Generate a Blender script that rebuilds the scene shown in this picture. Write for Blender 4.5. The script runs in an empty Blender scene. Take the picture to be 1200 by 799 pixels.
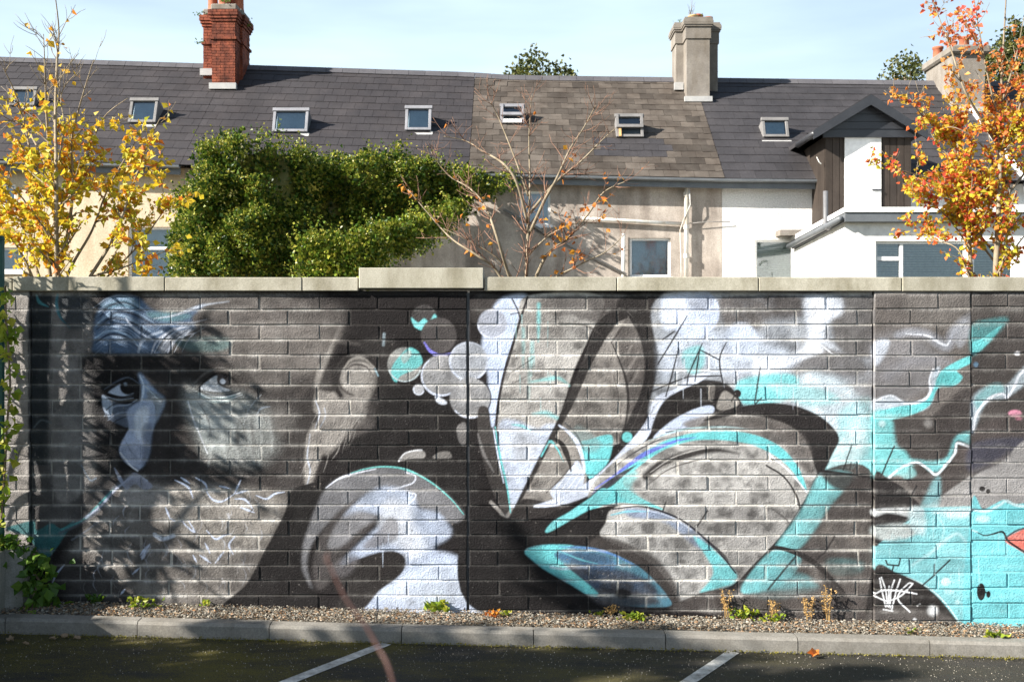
import bpy, bmesh, math, random
import numpy as np
from mathutils import Vector, Matrix, noise as mnoise
sc = bpy.context.scene
col = sc.collection
R = math.radians
# ---------------------------------------------------------------- camera
CAM = Vector((0.0, -8.0, 2.0)); FPX = 1280.0            # the photo is 1200 x 799, horizon on its middle line
cd = bpy.data.cameras.new('camera'); cam = bpy.data.objects.new('camera', cd); col.objects.link(cam)
cam.location = CAM; cam.rotation_euler = (R(90), 0, 0)
cd.sensor_width = 36; cd.lens = 36*FPX/1200; cd.clip_start = .05; cd.clip_end = 2000
cd.dof.use_dof = True; cd.dof.focus_distance = 8.3; cd.dof.aperture_fstop = 6.0
sc.camera = cam
# ---------------------------------------------------------------- light
SUN_AZ, SUN_EL = 66.0, 29.0                             # degrees round from the wall's normal towards -X, and up
TOSUN = Vector((-math.sin(R(SUN_AZ))*math.cos(R(SUN_EL)), -math.cos(R(SUN_AZ))*math.cos(R(SUN_EL)), math.sin(R(SUN_EL))))
world = bpy.data.worlds.new('World'); sc.world = world; world.use_nodes = True
nt = world.node_tree; nt.nodes.clear()
wo = nt.nodes.new('ShaderNodeOutputWorld'); bg = nt.nodes.new('ShaderNodeBackground')
sky = nt.nodes.new('ShaderNodeTexSky'); sky.sky_type = 'NISHITA'; sky.sun_disc = False
sky.sun_elevation = R(SUN_EL); sky.sun_rotation = math.atan2(TOSUN.x, TOSUN.y); sky.air_density = 1.0; sky.dust_density = 1.2; sky.ozone_density = 1.0
tc = nt.nodes.new('ShaderNodeTexCoord'); mp = nt.nodes.new('ShaderNodeMapping'); mp.inputs['Scale'].default_value = (1, 1, 5.5); mp.inputs['Location'].default_value = (.9, .3, .2)
ns = nt.nodes.new('ShaderNodeTexNoise'); ns.inputs['Scale'].default_value = 2.2; ns.inputs['Detail'].default_value = 5
rp = nt.nodes.new('ShaderNodeMapRange'); rp.inputs[1].default_value = .35; rp.inputs[2].default_value = .7; rp.inputs[3].default_value = .5; rp.inputs[4].default_value = 1.0
mx = nt.nodes.new('ShaderNodeMix'); mx.data_type = 'RGBA'; mx.inputs[7].default_value = (6.5, 8.2, 9.6, 1)
nt.links.new(tc.outputs['Generated'], mp.inputs[0]); nt.links.new(mp.outputs[0], ns.inputs['Vector']); nt.links.new(ns.outputs[0], rp.inputs[0])
sz = nt.nodes.new('ShaderNodeSeparateXYZ'); hz = nt.nodes.new('ShaderNodeMapRange'); hz.interpolation_type = 'SMOOTHSTEP'      # haze lies low all round, clear blue overhead
hz.inputs[1].default_value = .20; hz.inputs[2].default_value = .62; hz.inputs[3].default_value = 1; hz.inputs[4].default_value = .12
hm = nt.nodes.new('ShaderNodeMath'); hm.operation = 'MULTIPLY'
nt.links.new(tc.outputs['Generated'], sz.inputs[0]); nt.links.new(sz.outputs['Z'], hz.inputs[0]); nt.links.new(rp.outputs[0], hm.inputs[0]); nt.links.new(hz.outputs[0], hm.inputs[1])
nt.links.new(hm.outputs[0], mx.inputs[0]); nt.links.new(sky.outputs[0], mx.inputs[6]); nt.links.new(mx.outputs[2], bg.inputs[0])
bg.inputs[1].default_value = 0.05
nt.links.new(bg.outputs[0], wo.inputs[0])
sl = bpy.data.lights.new('sun', 'SUN'); sl.energy = 5.0; sl.angle = R(.55); sl.color = (1, .95, .87)
so = bpy.data.objects.new('sun', sl); col.objects.link(so); so.rotation_euler = TOSUN.to_track_quat('Z', 'Y').to_euler()
sc.view_settings.view_transform = 'Standard'; sc.view_settings.look = 'None'; sc.view_settings.gamma = 1; sc.view_settings.use_curve_mapping = False
sc.view_settings.exposure = 1.5
sc.render.engine = 'CYCLES'
sc.cycles.max_bounces = 6; sc.cycles.transparent_max_bounces = 12; sc.cycles.use_denoising = True
# ---------------------------------------------------------------- mural paint (drawn stroke by stroke, in wall units of 1/160 m)
MX0, MX1, MY0, MY1, MR = -70, 1270, 330, 760, 2
MW, MH = (MX1-MX0)*MR, (MY1-MY0)*MR
rng = np.random.default_rng(7)
def s2l(c):
    c = np.asarray(c, np.float32)/255.0
    return np.where(c <= .04045, c/12.92, ((c+.055)/1.055)**2.4)
def vnoise(w, h, sx, sy, seed):
    r = np.random.default_rng(seed)
    gx, gy = int(w/sx)+3, int(h/sy)+3
    g = r.random((gy, gx), dtype=np.float32)
    xs = np.arange(w)/sx; ys = np.arange(h)/sy
    xi = xs.astype(int); yi = ys.astype(int)
    fx = xs-xi; fy = ys-yi
    fx = (fx*fx*(3-2*fx)).astype(np.float32)[None]; fy = (fy*fy*(3-2*fy)).astype(np.float32)[:, None]
    a = g[yi][:, xi]*(1-fx)+g[yi][:, xi+1]*fx
    b = g[yi+1][:, xi]*(1-fx)+g[yi+1][:, xi+1]*fx
    return a*(1-fy)+b*fy
def fbm(w, h, s, seed, ay=1.0):
    return (vnoise(w, h, s, s*ay, seed)*.5+vnoise(w, h, s/2, s*ay/2, seed+1)*.3+vnoise(w, h, s/4, s*ay/4, seed+2)*.2)
def blur(m, r):
    for rr in (r*.62, r*.58):
        k = int(max(1, round(rr)))
        for ax in (0, 1):
            c = np.cumsum(np.pad(m, [(k+1, k) if a == ax else (0, 0) for a in (0, 1)], mode='edge'), axis=ax, dtype=np.float64)
            n = m.shape[ax]
            m = ((np.take(c, range(2*k+1, 2*k+1+n), axis=ax)-np.take(c, range(0, n), axis=ax))/(2*k+1)).astype(np.float32)
    return m
def spl(p, n=10, closed=False):
    p = np.asarray(p, float)
    if len(p) < 3: return p
    q = np.vstack([p[-1], p, p[0], p[1]]) if closed else np.vstack([2*p[0]-p[1], p, 2*p[-1]-p[-2]])
    t = np.linspace(0, 1, n, endpoint=False)[:, None]
    out = []
    for i in range(1, len(q)-2):
        a, b, c, d = q[i-1], q[i], q[i+1], q[i+2]
        out.append(.5*((2*b)+(c-a)*t+(2*a-5*b+4*c-d)*t*t+(3*b-a-3*c+d)*t**3))
    out = np.vstack(out)
    return out if closed else np.vstack([out, p[-1]])
class Mural:
    def __init__(s):
        s.c = np.empty((MH, MW, 3), np.float32); s.c[:] = s2l((38, 34, 34))
        s.worn = np.zeros((MH, MW), np.float32)
        s.n1 = fbm(MW, MH, 26, 3); s.n2 = vnoise(MW, MH, 2.2, 2.2, 9)
    def box(s, p, pad):
        p = np.asarray(p); a = np.floor((p.min(0)-pad-(MX0, MY0))*MR).astype(int); b = np.ceil((p.max(0)+pad-(MX0, MY0))*MR).astype(int)
        return max(a[0], 0), max(a[1], 0), min(b[0], MW), min(b[1], MH)
    def put(s, bb, m, col, op, worn=None):
        x0, y0, x1, y1 = bb
        if worn is None and op > .75: worn = .12 if sum(col) < 230 else .28
        if x1 <= x0 or y1 <= y0: return
        m = np.clip(m*op, 0, 1)
        s.c[y0:y1, x0:x1] = s.c[y0:y1, x0:x1]*(1-m[..., None])+s2l(col)*m[..., None]
        if worn is not None:
            s.worn[y0:y1, x0:x1] = s.worn[y0:y1, x0:x1]*(1-m)+worn*m
    def mask(s, p, soft, sp):
        p = spl(p, 8, True) if sp else np.asarray(p, float)
        bb = s.box(p, soft*2+2); x0, y0, x1, y1 = bb
        w, h = x1-x0, y1-y0
        m = np.zeros((max(h, 0), max(w, 0)), np.float32)
        if w <= 0 or h <= 0: return bb, m
        px = (p[:, 0]-MX0)*MR-x0; py = (p[:, 1]-MY0)*MR-y0
        SS = 2
        for j in range(h*SS):
            y = (j+.5)/SS
            a, b = py, np.roll(py, -1); xa, xb = px, np.roll(px, -1)
            k = (a <= y) != (b <= y)
            if not k.any(): continue
            xs = np.sort(xa[k]+(y-a[k])/(b[k]-a[k])*(xb[k]-xa[k]))
            for u, v in zip(xs[::2], xs[1::2]):
                u, v = max(u, 0), min(v, w)
                if v <= u: continue
                iu, iv = int(u), int(v)
                row = m[j//SS]
                if iu == iv: row[iu if iu < w else w-1] += (v-u)/SS
                else:
                    row[iu] += (iu+1-u)/SS; row[iu+1:iv] += 1/SS
                    if iv < w: row[iv] += (v-iv)/SS
        soft = max(.3, soft*.55) if soft < 2.3 else (soft*.72 if soft < 6.5 else soft)
        if soft > .4: m = blur(m, soft*MR)
        return bb, m
    def fill(s, p, col, soft=.8, op=1., sp=True, worn=None, grad=None, grain=0):
        bb, m = s.mask(p, soft, sp); x0, y0, x1, y1 = bb
        if m.size == 0: return
        if grad:
            (ax, ay), (bx, by) = grad
            X = np.arange(x0, x1)/MR+MX0; Y = np.arange(y0, y1)/MR+MY0
            d = ((X[None]-ax)*(bx-ax)+(Y[:, None]-ay)*(by-ay))/((bx-ax)**2+(by-ay)**2)
            m = m*np.clip(1-d, 0, 1)
        if grain: m = m*np.clip(1-grain+grain*2*s.n1[y0:y1, x0:x1], 0, 1.2)
        if soft > 3: m = np.clip(m+(s.n2[y0:y1, x0:x1]-.5)*.35*4*m*(1-m), 0, 1)
        s.put(bb, m, col, op, worn)
    def stroke(s, p, w, col, soft=.6, op=1., taper=(1, 1), worn=None, sp=True):
        if soft < 1.6: soft *= .65
        p = spl(p, 8) if sp else np.asarray(p, float)
        bb = s.box(p, w/2+soft*2+1); x0, y0, x1, y1 = bb
        if x1 <= x0 or y1 <= y0: return
        X = (np.arange(x0, x1)/MR+MX0)[None]; Y = (np.arange(y0, y1)/MR+MY0)[:, None]
        best = np.full((y1-y0, x1-x0), -9e9, np.float32); n = len(p)-1
        for i in range(n):
            a, b = p[i], p[i+1]; d = b-a; L = d@d+1e-9
            t = np.clip(((X-a[0])*d[0]+(Y-a[1])*d[1])/L, 0, 1)
            dist = np.hypot(X-a[0]-t*d[0], Y-a[1]-t*d[1])
            u = (i+t)/n
            hw = w/2*np.where(u < .5, taper[0]+(1-taper[0])*u*2, 1+(taper[1]-1)*(u-.5)*2)
            best = np.maximum(best, hw-dist)
        s.put(bb, np.clip(best/(2*soft)+.5, 0, 1), col, op, worn)
    def disc(s, x, y, r, col, soft=.7, op=1., ry=None, worn=None, grad=None):
        a = np.linspace(0, 2*np.pi, 40, endpoint=False)
        s.fill(np.c_[x+r*np.cos(a), y+(ry or r)*np.sin(a)], col, soft, op, False, worn, grad)
    def ring(s, x, y, r, w, col, a0=0, a1=360, soft=.7, op=1., taper=(1, 1)):
        a = np.radians(np.linspace(a0, a1, 36))
        s.stroke(np.c_[x+r*np.cos(a), y+r*np.sin(a)], w, col, soft, op, taper, sp=False)

def paint_mural():
    M = Mural(); F, S, D, R = M.fill, M.stroke, M.disc, M.ring
    BLK=(32,29,29); WORN=(172,168,162); PALE=(202,216,240); WHT=(236,242,252); TEAL=(118,200,206); DTEAL=(40,120,125); BLUE=(80,110,205); GRY=(128,121,115)
    # ---- face and left wall end, grey and dark base tones
    F([(-70,330),(100,330),(110,420),(118,470),(135,560),(60,640),(-70,700)], (74,71,70), 10, .9, worn=.3, grain=.3)
    F([(-70,330),(34,330),(34,760),(-70,760)], (150,143,136), 1.5, 1, False, .3, grain=.3)
    F([(36,345),(61,345),(61,545),(36,545)], (38,44,48), 2, .95, False)  # dark blue-grey upright stripe at the left end of the wall
    F([(63,348),(104,350),(108,420),(112,480),(108,560),(63,575)], (124,119,115), 4, .9, worn=.4, grain=.3); F([(64,480),(105,480),(110,560),(62,575)], (112,110,108), 7, .6, worn=.5); F([(100,420),(118,430),(122,480),(132,545),(118,560),(108,500)], (34,33,35), 8, .9)
    S([(42,345),(46,354),(56,359)], 4, (45,130,138), 1.2, 1, (.4,.2)); S([(67,345),(66,357),(71,372),(82,384)], 4, (60,135,150), 1.2, 1, (.7,.2))
    F([(70,347),(100,347),(105,380),(80,385),(70,365)], (28,44,54), 5, .8)
    S([(40,500),(48,492),(60,495)], 2, (90,100,105), 1, .7); S([(95,545),(105,562),(112,560)], 2, (120,135,150), .8, .8)
    F([(165,430),(300,430),(400,440),(380,520),(350,590),(250,600),(190,590),(172,560),(178,500)], (58,53,51), 10, .95, worn=.2, grain=.3)
    # forehead grey wash
    F([(170,350),(300,348),(395,360),(390,400),(360,440),(300,455),(250,420),(190,425)], (106,99,94), 12, .85, worn=.6, grain=.3)
    F([(195,345),(340,347),(300,362),(205,362)], (112,106,100), 5, .6, grain=.4)
    F([(100,420),(230,414),(235,440),(175,445),(120,440)], (36,33,33), 8, .85)
    # knitted brow / head folds
    F([(110,402),(111,376),(121,353),(142,345),(162,349),(178,362),(205,368),(240,356),(225,372),(229,384),(208,396),(196,413),(165,415),(112,413)], (78,108,142), 3, .9)
    F([(118,358),(135,349),(155,349),(165,360),(150,362),(130,362)], (110,160,185), 2.5, .7)
    for p in ([(116,366),(126,354),(146,350),(166,361)], [(112,381),(128,369),(150,372),(176,388)], [(110,397),(128,387),(150,393),(163,407)], [(120,374),(135,361),(156,364),(180,378)]):
        S(p, 3.4, (150,182,214), 1.2, .9, (.4,.3))
        S(np.array(p)+(1.5,4.5), 3, (34,44,60), 1.4, .85, (.4,.3))
    S([(147,372),(153,381),(166,391),(179,398)], 3.4, (205,218,240), 1.1, .9, (.3,.3)); S([(162,412),(166,400),(176,393),(190,388)], 3, (165,182,205), 1.2, .9)
    S([(177,414),(184,399),(204,386),(226,382)], 3.2, (190,198,214), 1, .9, (.5,.2)); S([(196,413),(204,400),(216,393),(228,390)], 2.6, (185,192,208), 1, .9, (.5,.2))
    F([(185,408),(200,392),(222,385),(212,392),(200,405),(193,414)], (140,140,142), 2, .6)
    F([(172,366),(205,366),(225,370),(205,377),(180,374)], (96,150,158), 3, .65); F([(205,400),(240,395),(270,398),(262,410),(225,411)], (92,138,138), 4.5, .6)
    S([(180,373),(205,369),(236,358),(268,353)], 3.2, (188,198,212), 1.2, .85, (.3,.3)); S([(200,377),(222,378),(242,374)], 2, (185,190,200), 1, .7, (.3,.3))
    F([(100,414),(150,417),(200,416),(205,430),(150,436),(100,434)], (34,32,33), 9, .9)
    # left eye
    F([(112,440),(135,438),(160,436),(170,450),(165,480),(140,485),(115,478)], (24,23,25), 4, .95)
    F([(127,460),(136,453),(142,450),(146,458),(157,461),(148,464.5),(136,463)], (176,192,214), 1, .95)
    D(150,453,9.5,(20,18,20),1,1); D(147,450,2,(120,140,160),.8,.9); S([(127,461),(142,465),(158,461)], 2, (20,20,24), .8, .9); S([(122,456),(134,448),(150,442),(164,450)], 2, (88,100,116), 1.4, .7, (.2,.3)); S([(124,464),(138,468),(156,466)], 2, (150,168,190), 1, .7, (.2,.2))
    # nose and cheek, blue white
    F([(121,463),(132,470),(150,475),(162,470),(160,485),(152,500),(139,497),(127,490),(121,478)], (84,98,118), 2.2, .95)
    F([(120,463),(127,468),(132,476),(128,488),(121,478)], (180,198,220), 1.6, .85)
    S([(122,487),(134,476),(150,474),(160,468)], 2, (150,168,192), 1, .8, (.4,.3)); S([(126,492),(138,484),(154,482)], 1.6, (140,158,182), .9, .8, (.3,.3)); S([(124,480),(136,472),(156,472)], 1.4, (30,32,40), .8, .8); S([(132,495),(146,488),(157,489)], 1.4, (34,38,48), .8, .8)
    F([(163,437),(172,446),(184,459),(193,468),(187,486),(179,500),(175,515),(174,532),(163,549),(147,540),(141,526),(147,512),(156,498),(161,480),(166,460)], (132,160,196), 3.4, 1)
    F([(172,458),(192,467),(186,486),(178,498),(176,480)], (128,136,138), 3, .8)
    F([(157,486),(166,476),(174,478),(173,500),(166,520),(154,528),(150,516)], (224,234,246), 3.5, .9); S([(164,440),(168,452),(166,468),(160,484)], 3, (196,214,234), 1, .9, (.5,.4)); S([(176,470),(182,476),(180,490)], 1.4, (74,82,92), .8, .7); S([(170,452),(180,462),(188,470)], 1.6, (180,196,206), .8, .7)
    F([(140,527),(146,512),(155,500),(168,500),(175,512),(174,530),(166,546),(160,551),(146,540)], (170,182,212), 1.6, 1)
    F([(150,480),(176,468),(182,488),(177,512),(174,532),(163,549),(147,540),(143,524),(151,504)], (158,176,206), 2.2, .85); F([(160,482),(174,478),(172,500),(164,520),(158,505)], (222,232,244), 3.5, .8); F([(150,520),(170,512),(172,530),(160,546),(148,536)], (186,196,222), 3, .7)
    F([(166,500),(178,498),(176,530),(166,546),(168,520)], (96,108,128), 3, .7); F([(140,540),(152,545),(164,551),(156,560),(142,552)], (24,23,24), 3, .8); S([(146,514),(152,526),(160,536)], 2, (108,124,150), 1.4, .6, (.2,.2))
    S([(141,530),(152,544),(161,551)], 2, (235,240,250), .9, .9); F([(128,495),(146,505),(138,525),(128,540),(118,520)], (26,26,28), 4, .8)
    # right eye + cheek
    F([(218,440),(240,430),(285,430),(300,455),(270,450),(240,448),(222,462)], (52,47,45), 6, .7)
    F([(219,456),(229,456),(242,465),(272,463),(292,467),(304,476),(314,482),(322,505),(326,528),(300,546),(252,540),(240,528),(229,503),(221,480)], (180,186,182), 12, .97, worn=.6, grad=((258,480),(345,565)))
    F([(222,470),(240,480),(262,478),(280,495),(270,520),(250,528),(238,515),(229,498)], (176,186,184), 6, .7, worn=.5)
    F([(232,460),(250,466),(275,462),(270,470),(245,472)], (150,188,190), 2, .6)
    F([(234,455),(244,446),(254,440),(256,448),(262,454),(270,457),(258,459),(246,458)], (196,204,212), 1.6, .95); D(262,445,8,(38,36,40),1.4,1); D(261,447,3.2,(150,164,182),1,.9); D(264,443,2,(24,22,24),.6,1); S([(231,456),(242,444),(256,437),(270,441),(280,452)], 3.4, (34,30,30), 1.2, .95, (.3,.3)); S([(228,448),(242,436),(260,431),(280,438)], 2.4, (140,134,128), 1.6, .6, (.2,.2)); S([(238,459),(250,463),(266,464),(282,460)], 3, (228,234,236), 1, .9, (.2,.2)); S([(234,466),(250,472),(270,472),(290,464)], 2.6, (120,122,120), 1.6, .7, (.2,.2))
    S([(232,457),(246,462),(262,463),(280,459)], 1.8, (60,62,66), .8, .9); S([(234,461),(248,467),(266,468),(284,462)], 2, (220,228,234), .8, .9, (.3,.2))
    S([(220,470),(226,490),(233,507),(243,531)], 2.6, (214,220,226), 1, .9, (.4,.3)); S([(231,470),(240,483),(246,500),(244,515)], 1.5, (84,86,86), .8, .8, (.4,.2)); S([(285,498),(290,482),(298,470),(306,462)], 1.6, (196,202,206), .8, .8, (.3,.3)); S([(268,485),(282,494),(286,507)], 1.3, (98,100,98), .8, .7); S([(292,478),(304,483),(312,494)], 1.3, (90,88,86), .8, .7); S([(300,486),(306,478),(316,476)], 2.4, (180,196,214), .9, .7, (.3,.3))
    F([(318,478),(330,474),(344,482),(340,505),(322,510)], (120,115,110), 8, .6, worn=.5)
    # temple, ear and sideburn
    F([(300,378),(398,382),(378,420),(360,440),(320,430),(298,415)], (116,109,103), 5, .7, worn=.4); S([(396,386),(384,412),(368,440),(350,462)], 9, (86,79,75), 3, .6)
    F([(399,383),(380,418),(372,434),(370,455),(393,459),(396,447),(402,426),(420,420),(438,430),(442,450),(432,472),(426,492),(402,516),(386,532),(378,532),(371,548),(362,576),(357,560),(359,520),(365,500),(374,489),(368,468)], (156,149,141), 3.2, .95, worn=.6)
    F([(430,470),(445,480),(440,500),(410,516),(415,495)], (100,94,90), 5, .7)
    R(418,440,23,7,(62,56,54),100,320,1.6,.95,(.3,.4)); R(420,442,17,4,(172,166,158),180,320,1.4,.8,(.3,.3)); R(420,446,14,3,(76,70,66),190,330,1.4,.7)
    F([(424,402),(460,400),(462,480),(440,500),(432,470),(440,445),(436,425)], (44,40,39), 8, .95); R(420,446,27,11,(42,38,37),140,300,2.2,1,(.6,.5)); S([(402,432),(412,421),(426,420),(438,430)], 4, (150,144,136), 1.4, .9, (.4,.3)); S([(404,434),(414,427),(428,429),(437,440)], 3, (62,56,54), 1.4, .9, (.4,.3)); F([(408,438),(430,435),(436,450),(410,455)], (140,134,127), 4, .8, worn=.6); S([(439,432),(443,440)], 2, (130,170,185), .8, .8)
    S([(369,468),(374,484),(369,501)], 2, (205,214,232), .8, .9, (.4,.3)); S([(363,508),(360,535),(363,552),(357,577)], 2.2, (190,200,216), .9, .9, (.4,.3)); S([(375,500),(381,488),(380,478)], 1.4, (180,190,205), .8, .7)
    S([(402,515),(415,500),(424,488)], 2, (60,54,52), 1.2, .7); S([(392,524),(404,510),(412,492)], 2, (66,60,57), 1.2, .6)
    # beard
    F([(132,580),(157,556),(176,566),(205,569),(262,571),(334,580),(336,596),(312,640),(292,680),(272,705),(100,705),(72,664)], (120,113,106), 9, .92, worn=.85, grain=.4)
    F([(140,577),(158,562),(172,566),(200,575),(196,592),(150,592)], (150,146,142), 5, .7, worn=.7); F([(200,573),(300,575),(326,590),(305,640),(230,650)], (152,145,135), 8, .7, worn=.95)
    F([(60,660),(100,655),(150,690),(160,712),(60,712)], (60,54,52), 6, .8)
    F([(8,619),(24,613),(40,610),(43,621),(60,613),(72,619),(87,610),(74,630),(66,642),(52,657),(44,645),(32,628)], (38,120,124), 1.6, .9)
    S([(70,624),(92,612),(113,597),(130,577),(144,565),(158,556)], 7, (92,100,112), 2, .9, (.4,.6)); S([(72,620),(98,608),(116,590),(132,574)], 2.4, (60,150,152), .9, .9); S([(100,606),(118,592),(134,574),(152,560),(160,556),(172,563)], 2.4, (170,180,204), 1, .9); S([(134,548),(140,560),(146,570)], 4.5, (160,172,198), 1.2, .9, (.2,.6)); F([(146,566),(156,554),(168,560),(179,569),(170,575),(158,567),(148,575)], (150,156,176), 1.6, .8)
    S([(84,632),(100,622),(118,608)], 2, (120,128,140), 1, .7)
    curls = [[(205,562),(220,570),(226,583)],[(212,559),(222,566)],[(229,559),(240,566),(243,574)],[(240,572),(248,584),(260,587),(273,579)],[(257,569),(270,572)],[(282,562),(274,579)],[(275,584),(287,585),(297,597)],[(282,594),(298,600)],[(194,594),(199,607)],[(199,607),(205,610)],[(212,609),(222,619),(228,622),(221,610)],[(242,621),(252,631),(262,627),(271,625)],[(275,628),(268,638),(273,649)],[(240,636),(246,648)],[(234,650),(247,659)],[(262,646),(252,659)],[(175,637),(166,655)],[(171,640),(164,650)],[(180,627),(192,630),(203,628)],[(155,672),(163,665)],[(75,661),(66,672),(61,682)],[(146,690),(141,696)],[(276,578),(290,574)],[(300,580),(312,584),(322,578),(333,576)],[(226,650),(230,658)]]
    for c in curls: S(c, 2.6, (198,212,238), .8, .92, (.4,.3))
    S([(181,626),(190,631),(203,627)], 5, (225,232,245), 1.2, .9); S([(174,640),(167,652)], 4.5, (205,215,238), 1.2, .8)
    for c in ([(236,575),(246,588),(258,592)],[(285,600),(290,612)],[(208,600),(214,612)],[(300,590),(290,606),(296,614)],[(244,620),(238,612)]): S(c, 1.6, (70,66,64), .8, .7)
    rr = np.random.default_rng(5)
    for i in range(26):
        t = i/25; y = 350+t*58; a = np.array([(110+rr.uniform(-2,6), y+6+rr.uniform(-3,3)), (128, y-5+rr.uniform(-3,3)), (150, y-3+rr.uniform(-3,3)), (172+rr.uniform(-6,8), y+11+rr.uniform(-3,3))])
        S(a, rr.uniform(.9,1.8), (176,198,222) if i % 2 else (26,34,46), .8, rr.uniform(.2,.5), (.2,.2))
    for i in range(16):
        a0 = rr.uniform(180,215); S([(a0, 414-rr.uniform(0,6)), (a0+10, 398-rr.uniform(0,4)), (a0+rr.uniform(22,34), 386-rr.uniform(0,8))], rr.uniform(.8,1.6), (200,208,220) if i % 2 else (50,54,60), .7, .6, (.3,.2))
    for i in range(14):
        x0 = 240+rr.uniform(0,110); y0 = rr.uniform(352,405); S([(x0, y0), (x0+rr.uniform(20,45), y0-rr.uniform(2,10)), (x0+rr.uniform(60,90), y0+rr.uniform(-6,6))], rr.uniform(3,7), (140,133,127) if i % 2 else (58,53,51), 3, .35, (.2,.2))
    for i in range(10):
        o = i*9; S([(392-o*.3, 384+o*.2), (362-o*.4, 412+o*.3), (322-o*.4, 440+o*.25)], 3, (66,60,58) if i % 2 else (138,131,124), 1.6, .4, (.2,.2))
    for i in range(18):
        k = rr.uniform(0,1); S([(228+k*20, 466+k*8+i), (250+k*10, 476+i*1.4+k*6), (282+k*6, 474+i*1.5), (306+k*6, 470+i*1.6)], rr.uniform(.8,1.5), (214,218,216) if i % 2 else (84,84,82), 1.3, rr.uniform(.12,.35), (.2,.2))
    for i in range(14):
        x0 = rr.uniform(236,318); S([(x0, rr.uniform(478,495)), (x0+rr.uniform(-3,5), 512), (x0+rr.uniform(-2,9), rr.uniform(528,548))], rr.uniform(2,6), (200,205,202) if i % 2 else (96,94,92), 2.2, .4, (.2,.2))
    for i in range(230):
        u = rr.uniform(0,1); v = rr.uniform(0,1); x0 = 96+u*225-v*20+rr.uniform(-6,6); y0 = 566+v*115+(1-u)*12
        if x0 > 336-v*62 or x0 < 150-v*70: continue
        sgn = -1 if x0 < 180 else 1; L = rr.uniform(8,24); c_ = rr.uniform(-7,7)
        S([(x0, y0), (x0+sgn*L*.25+c_*.5, y0+L*.5), (x0+sgn*L*.1+c_, y0+L)], rr.uniform(.8,1.9), ((186,192,204), (44,40,40), (150,146,142), (60,56,55))[i % 4], .7, rr.uniform(.3,.65), (.3,.15))
    for i in range(40):
        x0 = rr.uniform(362,428); y0 = rr.uniform(470,545)
        if y0 > 545-(x0-362)*.6: continue
        S([(x0, y0), (x0-4+rr.uniform(-3,3), y0+12), (x0-9+rr.uniform(-4,4), y0+24)], rr.uniform(.9,1.7), (186,180,172) if i % 2 else (64,58,55), .8, .5, (.2,.2))
    for i in range(24):
        x0 = rr.uniform(60,112); y0 = rr.uniform(455,560); S([(x0, y0), (x0+rr.uniform(-8,8), y0+rr.uniform(6,14))], rr.uniform(1,3), (92,98,100), 1.2, .35, (.2,.2))
    # black collar beside the beard
    F([(345,572),(400,560),(420,560),(380,590),(360,620),(352,660),(370,712),(262,716),(290,682),(312,642),(334,600)], BLK, 1.6, 1, worn=.06)
    F([(455,455),(545,470),(560,600),(548,640),(500,590),(460,545),(420,548),(395,545),(410,515),(440,498)], BLK, 5, .85, worn=.08)
    # dome petal
    F([(382,572),(413,554),(445,547),(476,551),(503,564),(526,581),(544,604),(530,612),(500,602),(490,592),(470,582),(430,580),(400,600),(376,622),(362,645),(360,668),(366,690),(355,668),(354,648),(360,622)], (122,122,126), 3.2, .95, worn=.25)
    F([(395,600),(430,580),(470,578),(440,612),(405,650),(388,680),(372,690),(366,665),(375,630)], (74,69,68), 4, .9)
    F([(432,577),(456,570),(482,578),(491,595),(512,600),(526,615),(528,627),(509,640),(512,645),(532,650),(560,664),(582,686),(603,716),(424,716),(446,692),(466,676),(475,660),(472,648),(446,647),(420,655),(398,662),(418,640),(440,620),(452,606),(424,600),(402,606)], (176,190,214), 4.5, .97, worn=.3)
    F([(448,590),(480,590),(484,615),(500,640),(480,655),(470,640),(450,628)], (236,242,252), 8, .8); F([(440,700),(500,660),(548,668),(575,690),(530,706)], (214,228,248), 7, .75, grain=.3); F([(470,690),(540,680),(580,705),(460,712)], (160,168,182), 7, .7, worn=.5, grain=.6); F([(455,606),(442,622),(425,640),(440,642),(466,630),(468,612)], (120,116,118), 5, .8)
    F([(397,610),(418,598),(440,606),(420,622),(400,640),(384,640)], (146,146,150), 4, .7)
    F([(428,652),(446,647),(463,646),(474,654),(473,667),(462,679),(444,692),(424,714),(392,716),(404,692),(396,676),(410,660)], (44,40,39), 1.8, 1, worn=.1); F([(396,655),(420,652),(410,672),(396,676),(388,668)], (104,100,102), 5, .7)
    S([(382,571),(396,561),(413,555),(440,549)], 2.2, (226,232,246), .8, 1, (.4,.6)); S([(411,554),(428,549),(447,546.5),(468,548),(486,554),(508,567),(528,584),(543,602)], 2.4, (100,214,208), .8, 1, (.4,.4)); S([(475,553),(486,557),(484,565),(470,570),(455,574)], 1.8, (224,230,244), .7, .9); S([(479,577),(487,579),(484,586)], 1.6, (215,224,242), .7, .9)
    F([(467,540),(474,531),(486,527),(497,529),(497,536),(482,537)], (150,146,142), 1.2, .95); S([(467,540),(474,531),(486,527.5),(494,527)], 1.6, (222,224,228), .7, .9); F([(507,536),(514,530),(526,529),(529,536),(518,537)], (132,127,122), 1.4, .9)
    # bubbles
    F([(556,348),(590,348),(580,366),(562,380),(552,372)], (64,59,57), 3, .9)
    F([(581,356),(594,347),(618,347),(608,378),(600,410),(592,438),(584,475),(578,505),(573,520),(571,480),(572,440),(565,415),(566,395),(572,378)], (196,211,238), 3, 1, worn=.15)
    D(497,372,15,(72,68,67),1,1); F([(482,372),(490,378),(497,373),(503,377),(509,368),(512,374),(508,384),(497,387.5),(486,383)], (104,216,218), 1, 1)
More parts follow.
